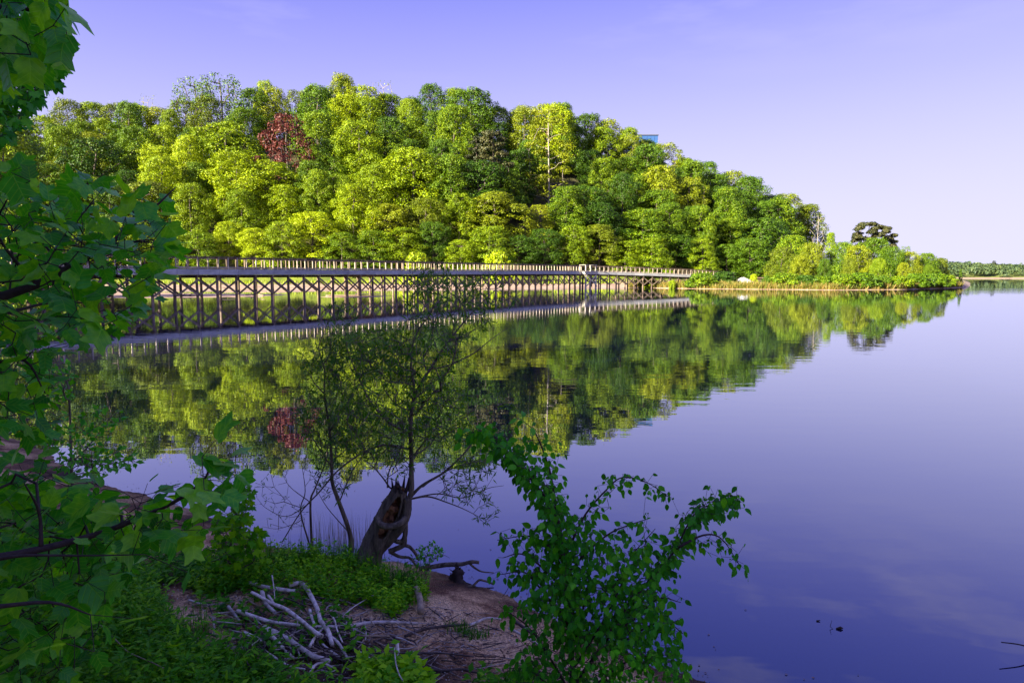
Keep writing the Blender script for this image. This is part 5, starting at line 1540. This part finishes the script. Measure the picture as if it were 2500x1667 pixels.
# ------------------------------------------------------------------ ground cover
g = np.random.default_rng(61)
def scatter_on(polypx, n, jitter=0.0):
    out = []
    poly = polypx
    xs_ = [p[0] for p in poly]; ys_ = [p[1] for p in poly]
    W_ = [tuple(GZ(x, y, .3)[:2]) for x, y in poly]
    wx = [p[0] for p in W_]; wy = [p[1] for p in W_]
    while len(out) < n:
        x, y = g.uniform(min(wx), max(wx)), g.uniform(min(wy), max(wy))
        if inpoly(x, y, W_): out.append((x, y))
    return np.array(out)
def weeds(name, xy, h0, h1, leaf, tmpl, lm, per=9, nodesc=1.0):
    z = near_z(xy); d = shore_dist(xy)
    k = d > .06
    xy, z = xy[k], z[k]
    n = len(xy)
    h = g.uniform(h0, h1, n)
    lean = g.normal(size=(n, 2)) * .25
    ps, ys_, zs_ = [], [], []
    for j in range(per):
        t = (j + .6) / per
        p = np.stack([xy[:, 0] + lean[:, 0] * h * t, xy[:, 1] + lean[:, 1] * h * t, z + h * t], 1)
        a = g.uniform(0, 6.28, n)
        dy = np.stack([np.cos(a), np.sin(a), g.uniform(-.2, .7, n)], 1)
        ps.append(p); ys_.append(dy); zs_.append(np.array([0, 0, 1.0]) + g.normal(size=(n, 3)) * .35)
    p = np.concatenate(ps); y = np.concatenate(ys_); zz = np.concatenate(zs_)
    V, F = scatter(tmpl[0], tmpl[1], p, frames(y, zz), g.uniform(.6, 1.3, len(p)) * leaf)
    # stalks
    top = np.stack([xy[:, 0] + lean[:, 0] * h, xy[:, 1] + lean[:, 1] * h, z + h], 1)
    bot = np.stack([xy[:, 0], xy[:, 1], z - .01], 1)
    sv = np.stack([bot + [-.0015, 0, 0], bot + [.0015, 0, 0], top], 1).reshape(-1, 3)
    sf = np.arange(n * 3).reshape(-1, 3)
    V = np.concatenate([V, sv]); F = np.concatenate([F, sf + len(V) - len(sv)])
    return tag(link(name, fastmesh(name, V, F, lm)), kind='stuff')
corner = [(-250, 1330), (250, 1340), (370, 1400), (390, 1460), (410, 1520), (470, 1580), (580, 1630), (700, 1670), (830, 1720), (950, 1800), (-300, 1800)]
weeds('ground_cover', scatter_on(corner, 5200), .03, .15, .030, SMALLL, 'leaf_weed', per=10)
weeds('ground_cover', scatter_on(corner, 1500), .10, .24, .060, BLADE[0:2] if False else (WILLOWL[0] * np.array([1.4, 1, 1]), WILLOWL[1]), 'leaf_weed', per=8)
mound = [(480, 1340), (640, 1335), (760, 1330), (900, 1350), (1030, 1370), (1060, 1400), (1000, 1440), (960, 1490), (880, 1440), (800, 1450), (700, 1430), (560, 1420), (470, 1440)]
weeds('ground_cover', scatter_on(mound, 1150), .03, .17, .032, SMALLL, 'leaf_weed', per=9)
left_b = [(-200, 1150), (150, 1240), (450, 1300), (620, 1370), (600, 1440), (300, 1400), (-200, 1350)]
weeds('ground_cover', scatter_on(left_b, 1700), .04, .13, .045, SMALLL, 'leaf_weed', per=7)
weeds('ground_cover', scatter_on([(500, 1370), (800, 1430), (900, 1540), (820, 1640), (600, 1600), (480, 1480)], 160), .03, .10, .05, SMALLL, 'leaf_weed', per=5)
weeds('seedling_patch', scatter_on([(880, 1620), (1040, 1625), (1060, 1720), (860, 1720)], 130), .05, .14, .055, SMALLL, 'leaf_weed', per=6)
weeds('seedling_patch', scatter_on([(1160, 1580), (1300, 1590), (1320, 1720), (1140, 1720)], 70), .05, .10, .05, SMALLL, 'leaf_weed', per=6)
weeds('seedling_patch', scatter_on([(1380, 1600), (1640, 1640), (1600, 1760), (1380, 1760)], 160), .04, .12, .04, SMALLL, 'leaf_weed', per=6)
weeds('ground_cover', scatter_on([(-2200, 1000), (-250, 1080), (-250, 2600), (-2200, 2600)], 2500), .08, .25, .07, SMALLL, 'leaf_weed', per=7)
def tussock(px, py, n, h, w, lab, spread=.04, m='leaf_grass', arch=.6, name='grass_tussock'):
    b0 = GP(px, py)
    a = g.uniform(0, 6.28, n); ln = g.uniform(.05, arch, n)
    hh_ = g.uniform(.5, 1, n) * h
    V = []; F = []
    for k in range(n):
        dx, dy = math.cos(a[k]), math.sin(a[k])
        bx, by = g.normal() * spread, g.normal() * spread
        base_z = ground(b0.x + bx, b0.y + by) - b0.z - .005
        nx, ny = -dy, dx
        o_ = len(V)
        for s, t in enumerate((0, .35, .7, 1.0)):
            r_ = ln[k] * t * t * hh_[k] * 1.2
            z_ = hh_[k] * (t - ln[k] * .55 * t * t)
            ww = w * (1 - t * .85) / 2
            if s < 3:
                V += [(bx + dx * r_ + nx * ww, by + dy * r_ + ny * ww, base_z + z_), (bx + dx * r_ - nx * ww, by + dy * r_ - ny * ww, base_z + z_)]
            else: V.append((bx + dx * r_, by + dy * r_, base_z + z_))
        F += [(o_, o_ + 1, o_ + 3, o_ + 2), (o_ + 2, o_ + 3, o_ + 5, o_ + 4), (o_ + 4, o_ + 5, o_ + 6)]
    o = link(name, pymesh(name, V, F, m), None, b0)
    return tag(o, lab, 'grass clump', 'grass clumps on the bank')
tussock(985, 1440, 260, .26, .006, 'large drooping grass tussock hanging over the bank edge above the cut log', .07, arch=.95)
tussock(1130, 1545, 70, .12, .006, 'small grass clump on the dark roots in the middle of the sand', .04)
tussock(1165, 1555, 60, .10, .007, 'short broad-bladed grass clump next to the roots on the sand', .04, arch=.9)
tussock(1095, 1530, 25, .07, .005, 'tiny grass sprout at the back of the root clump on the sand', .02)
tussock(740, 1385, 220, .26, .006, 'tall grass clump in front of the bare willow stem', .07)
tussock(640, 1380, 160, .24, .006, 'grass clump beside the maple seedling', .10)
tussock(840, 1375, 220, .22, .006, 'grass clump at the foot of the hollow willow', .07)
tussock(910, 1400, 140, .2, .006, 'grass clump between the hollow willow and its exposed roots', .08)
tussock(870, 1330, 90, .40, .004, 'dry thin reeds standing behind the hollow willow', .13, 'reed', .12, 'reed_clump')
tussock(810, 1335, 80, .42, .004, 'dry thin reeds standing behind the willow sapling', .13, 'reed', .12, 'reed_clump')
for k in range(10):
    x, y = rnd.uniform(60, 700), rnd.uniform(1540, 1660)
    tussock(x, y, 50, .2, .006, f'small grass tuft among the low weeds, {ORD[k + 1]} of a scattered ten', .05)

# litter: twigs, bark chips and pebbles on the sand
n = 1500
xy = scatter_on([(440, 1400), (980, 1420), (1150, 1430), (1700, 1690), (1700, 1800), (500, 1800), (450, 1500)], n)
z = near_z(xy)
stick = (np.array([(-.5, 0, 0), (.5, 0, 0), (0, 0, 1.0), (-.3, 1, .2), (.3, 1, .2), (0, 1, .9)]), np.array([(0, 1, 4), (0, 4, 3), (1, 2, 5), (1, 5, 4), (2, 0, 3), (2, 3, 5)]))
pos = np.stack([xy[:, 0], xy[:, 1], z + .003], 1)
a = g.normal(size=n) * .9 - .3
rot = frames(np.stack([np.cos(a), np.sin(a), g.normal(size=n) * .08], 1), np.tile([0, 0, 1.0], (n, 1)))
ln = g.uniform(.02, .26, n) * g.uniform(.3, 1, n) ** 1.5; th = g.uniform(.0015, .006, n)
V, F = scatter(stick[0], stick[1], pos, rot, np.stack([th, ln, th], 1))
h_ = n // 2
tag(link('twig_litter', fastmesh('twig_litter', V[:h_ * 6], F[:h_ * 6], 'driftwood_dark')), kind='stuff')
tag(link('twig_litter', fastmesh('twig_litter', V[h_ * 6:], F[h_ * 6:] - h_ * 6, 'driftwood')), kind='stuff')
n = 2600
xy = scatter_on([(-100, 1100), (200, 1180), (560, 1300), (1150, 1425), (1730, 1680), (1700, 1800), (500, 1800), (450, 1450), (0, 1300)], n)
oc = np.array([(1, 0, 0), (-1, 0, 0), (0, 1, 0), (0, -1, 0), (0, 0, 1), (0, 0, -1)], float)
of = np.array([(0, 2, 4), (2, 1, 4), (1, 3, 4), (3, 0, 4), (2, 0, 5), (1, 2, 5), (3, 1, 5), (0, 3, 5)])
pos = np.stack([xy[:, 0], xy[:, 1], near_z(xy) + .001], 1)
V, F = scatter(oc, of, pos, frames(randdir(n, g), randdir(n, g)), g.uniform(.002, .007, (n, 3)))
tag(link('pebbles', fastmesh('pebbles', V, F, 'stone_grey')), kind='stuff')
leafm = leafmat('leaf_dead', (0.06, 0.03, 0.015), (0.16, 0.08, 0.04), (0.28, 0.16, 0.09), trans=.1)
n = 1700
xy = scatter_on([(440, 1400), (980, 1420), (1150, 1430), (1700, 1690), (1700, 1800), (500, 1800), (450, 1500)], n)
pos = np.stack([xy[:, 0], xy[:, 1], near_z(xy) + .004], 1)
V, F = scatter(SMALLL[0], SMALLL[1], pos, frames(randdir(n, g) * [1, 1, .15], np.tile([0, 0, 1.], (n, 1)) + g.normal(size=(n, 3)) * .25), g.uniform(.012, .04, n))
tag(link('leaf_litter', fastmesh('leaf_litter', V, F, leafm)), kind='stuff')
# flotsam along the near waterline: seed husks, leaf bits, tiny twigs
g = np.random.default_rng(77)
n = 420
ti = g.uniform(0, 1, n); k0 = len(SH) - 6
seg_ = SH[7:len(SH) - 4]
ii = (ti * (len(seg_) - 1)).astype(int); fr = ti * (len(seg_) - 1) - ii
base = seg_[ii] + (seg_[np.minimum(ii + 1, len(seg_) - 1)] - seg_[ii]) * fr[:, None]
off = np.abs(g.normal(size=n)) * np.where(g.random(n) < .75, .07, .5)
base = base + np.stack([off * .55, off * .85], 1) + g.normal(size=(n, 2)) * .03
pos = np.stack([base[:, 0], base[:, 1], np.maximum(near_z(base), 0) + .004], 1)
V, F = scatter(SMALLL[0], SMALLL[1], pos, frames(randdir(n, g) * [1, 1, .05], np.tile([0, 0, 1.], (n, 1)) + g.normal(size=(n, 3)) * .12), g.uniform(.006, .024, n))
tag(link('flotsam', fastmesh('flotsam', V, F, leafm)), kind='stuff')
bpy.context.view_layer.update()
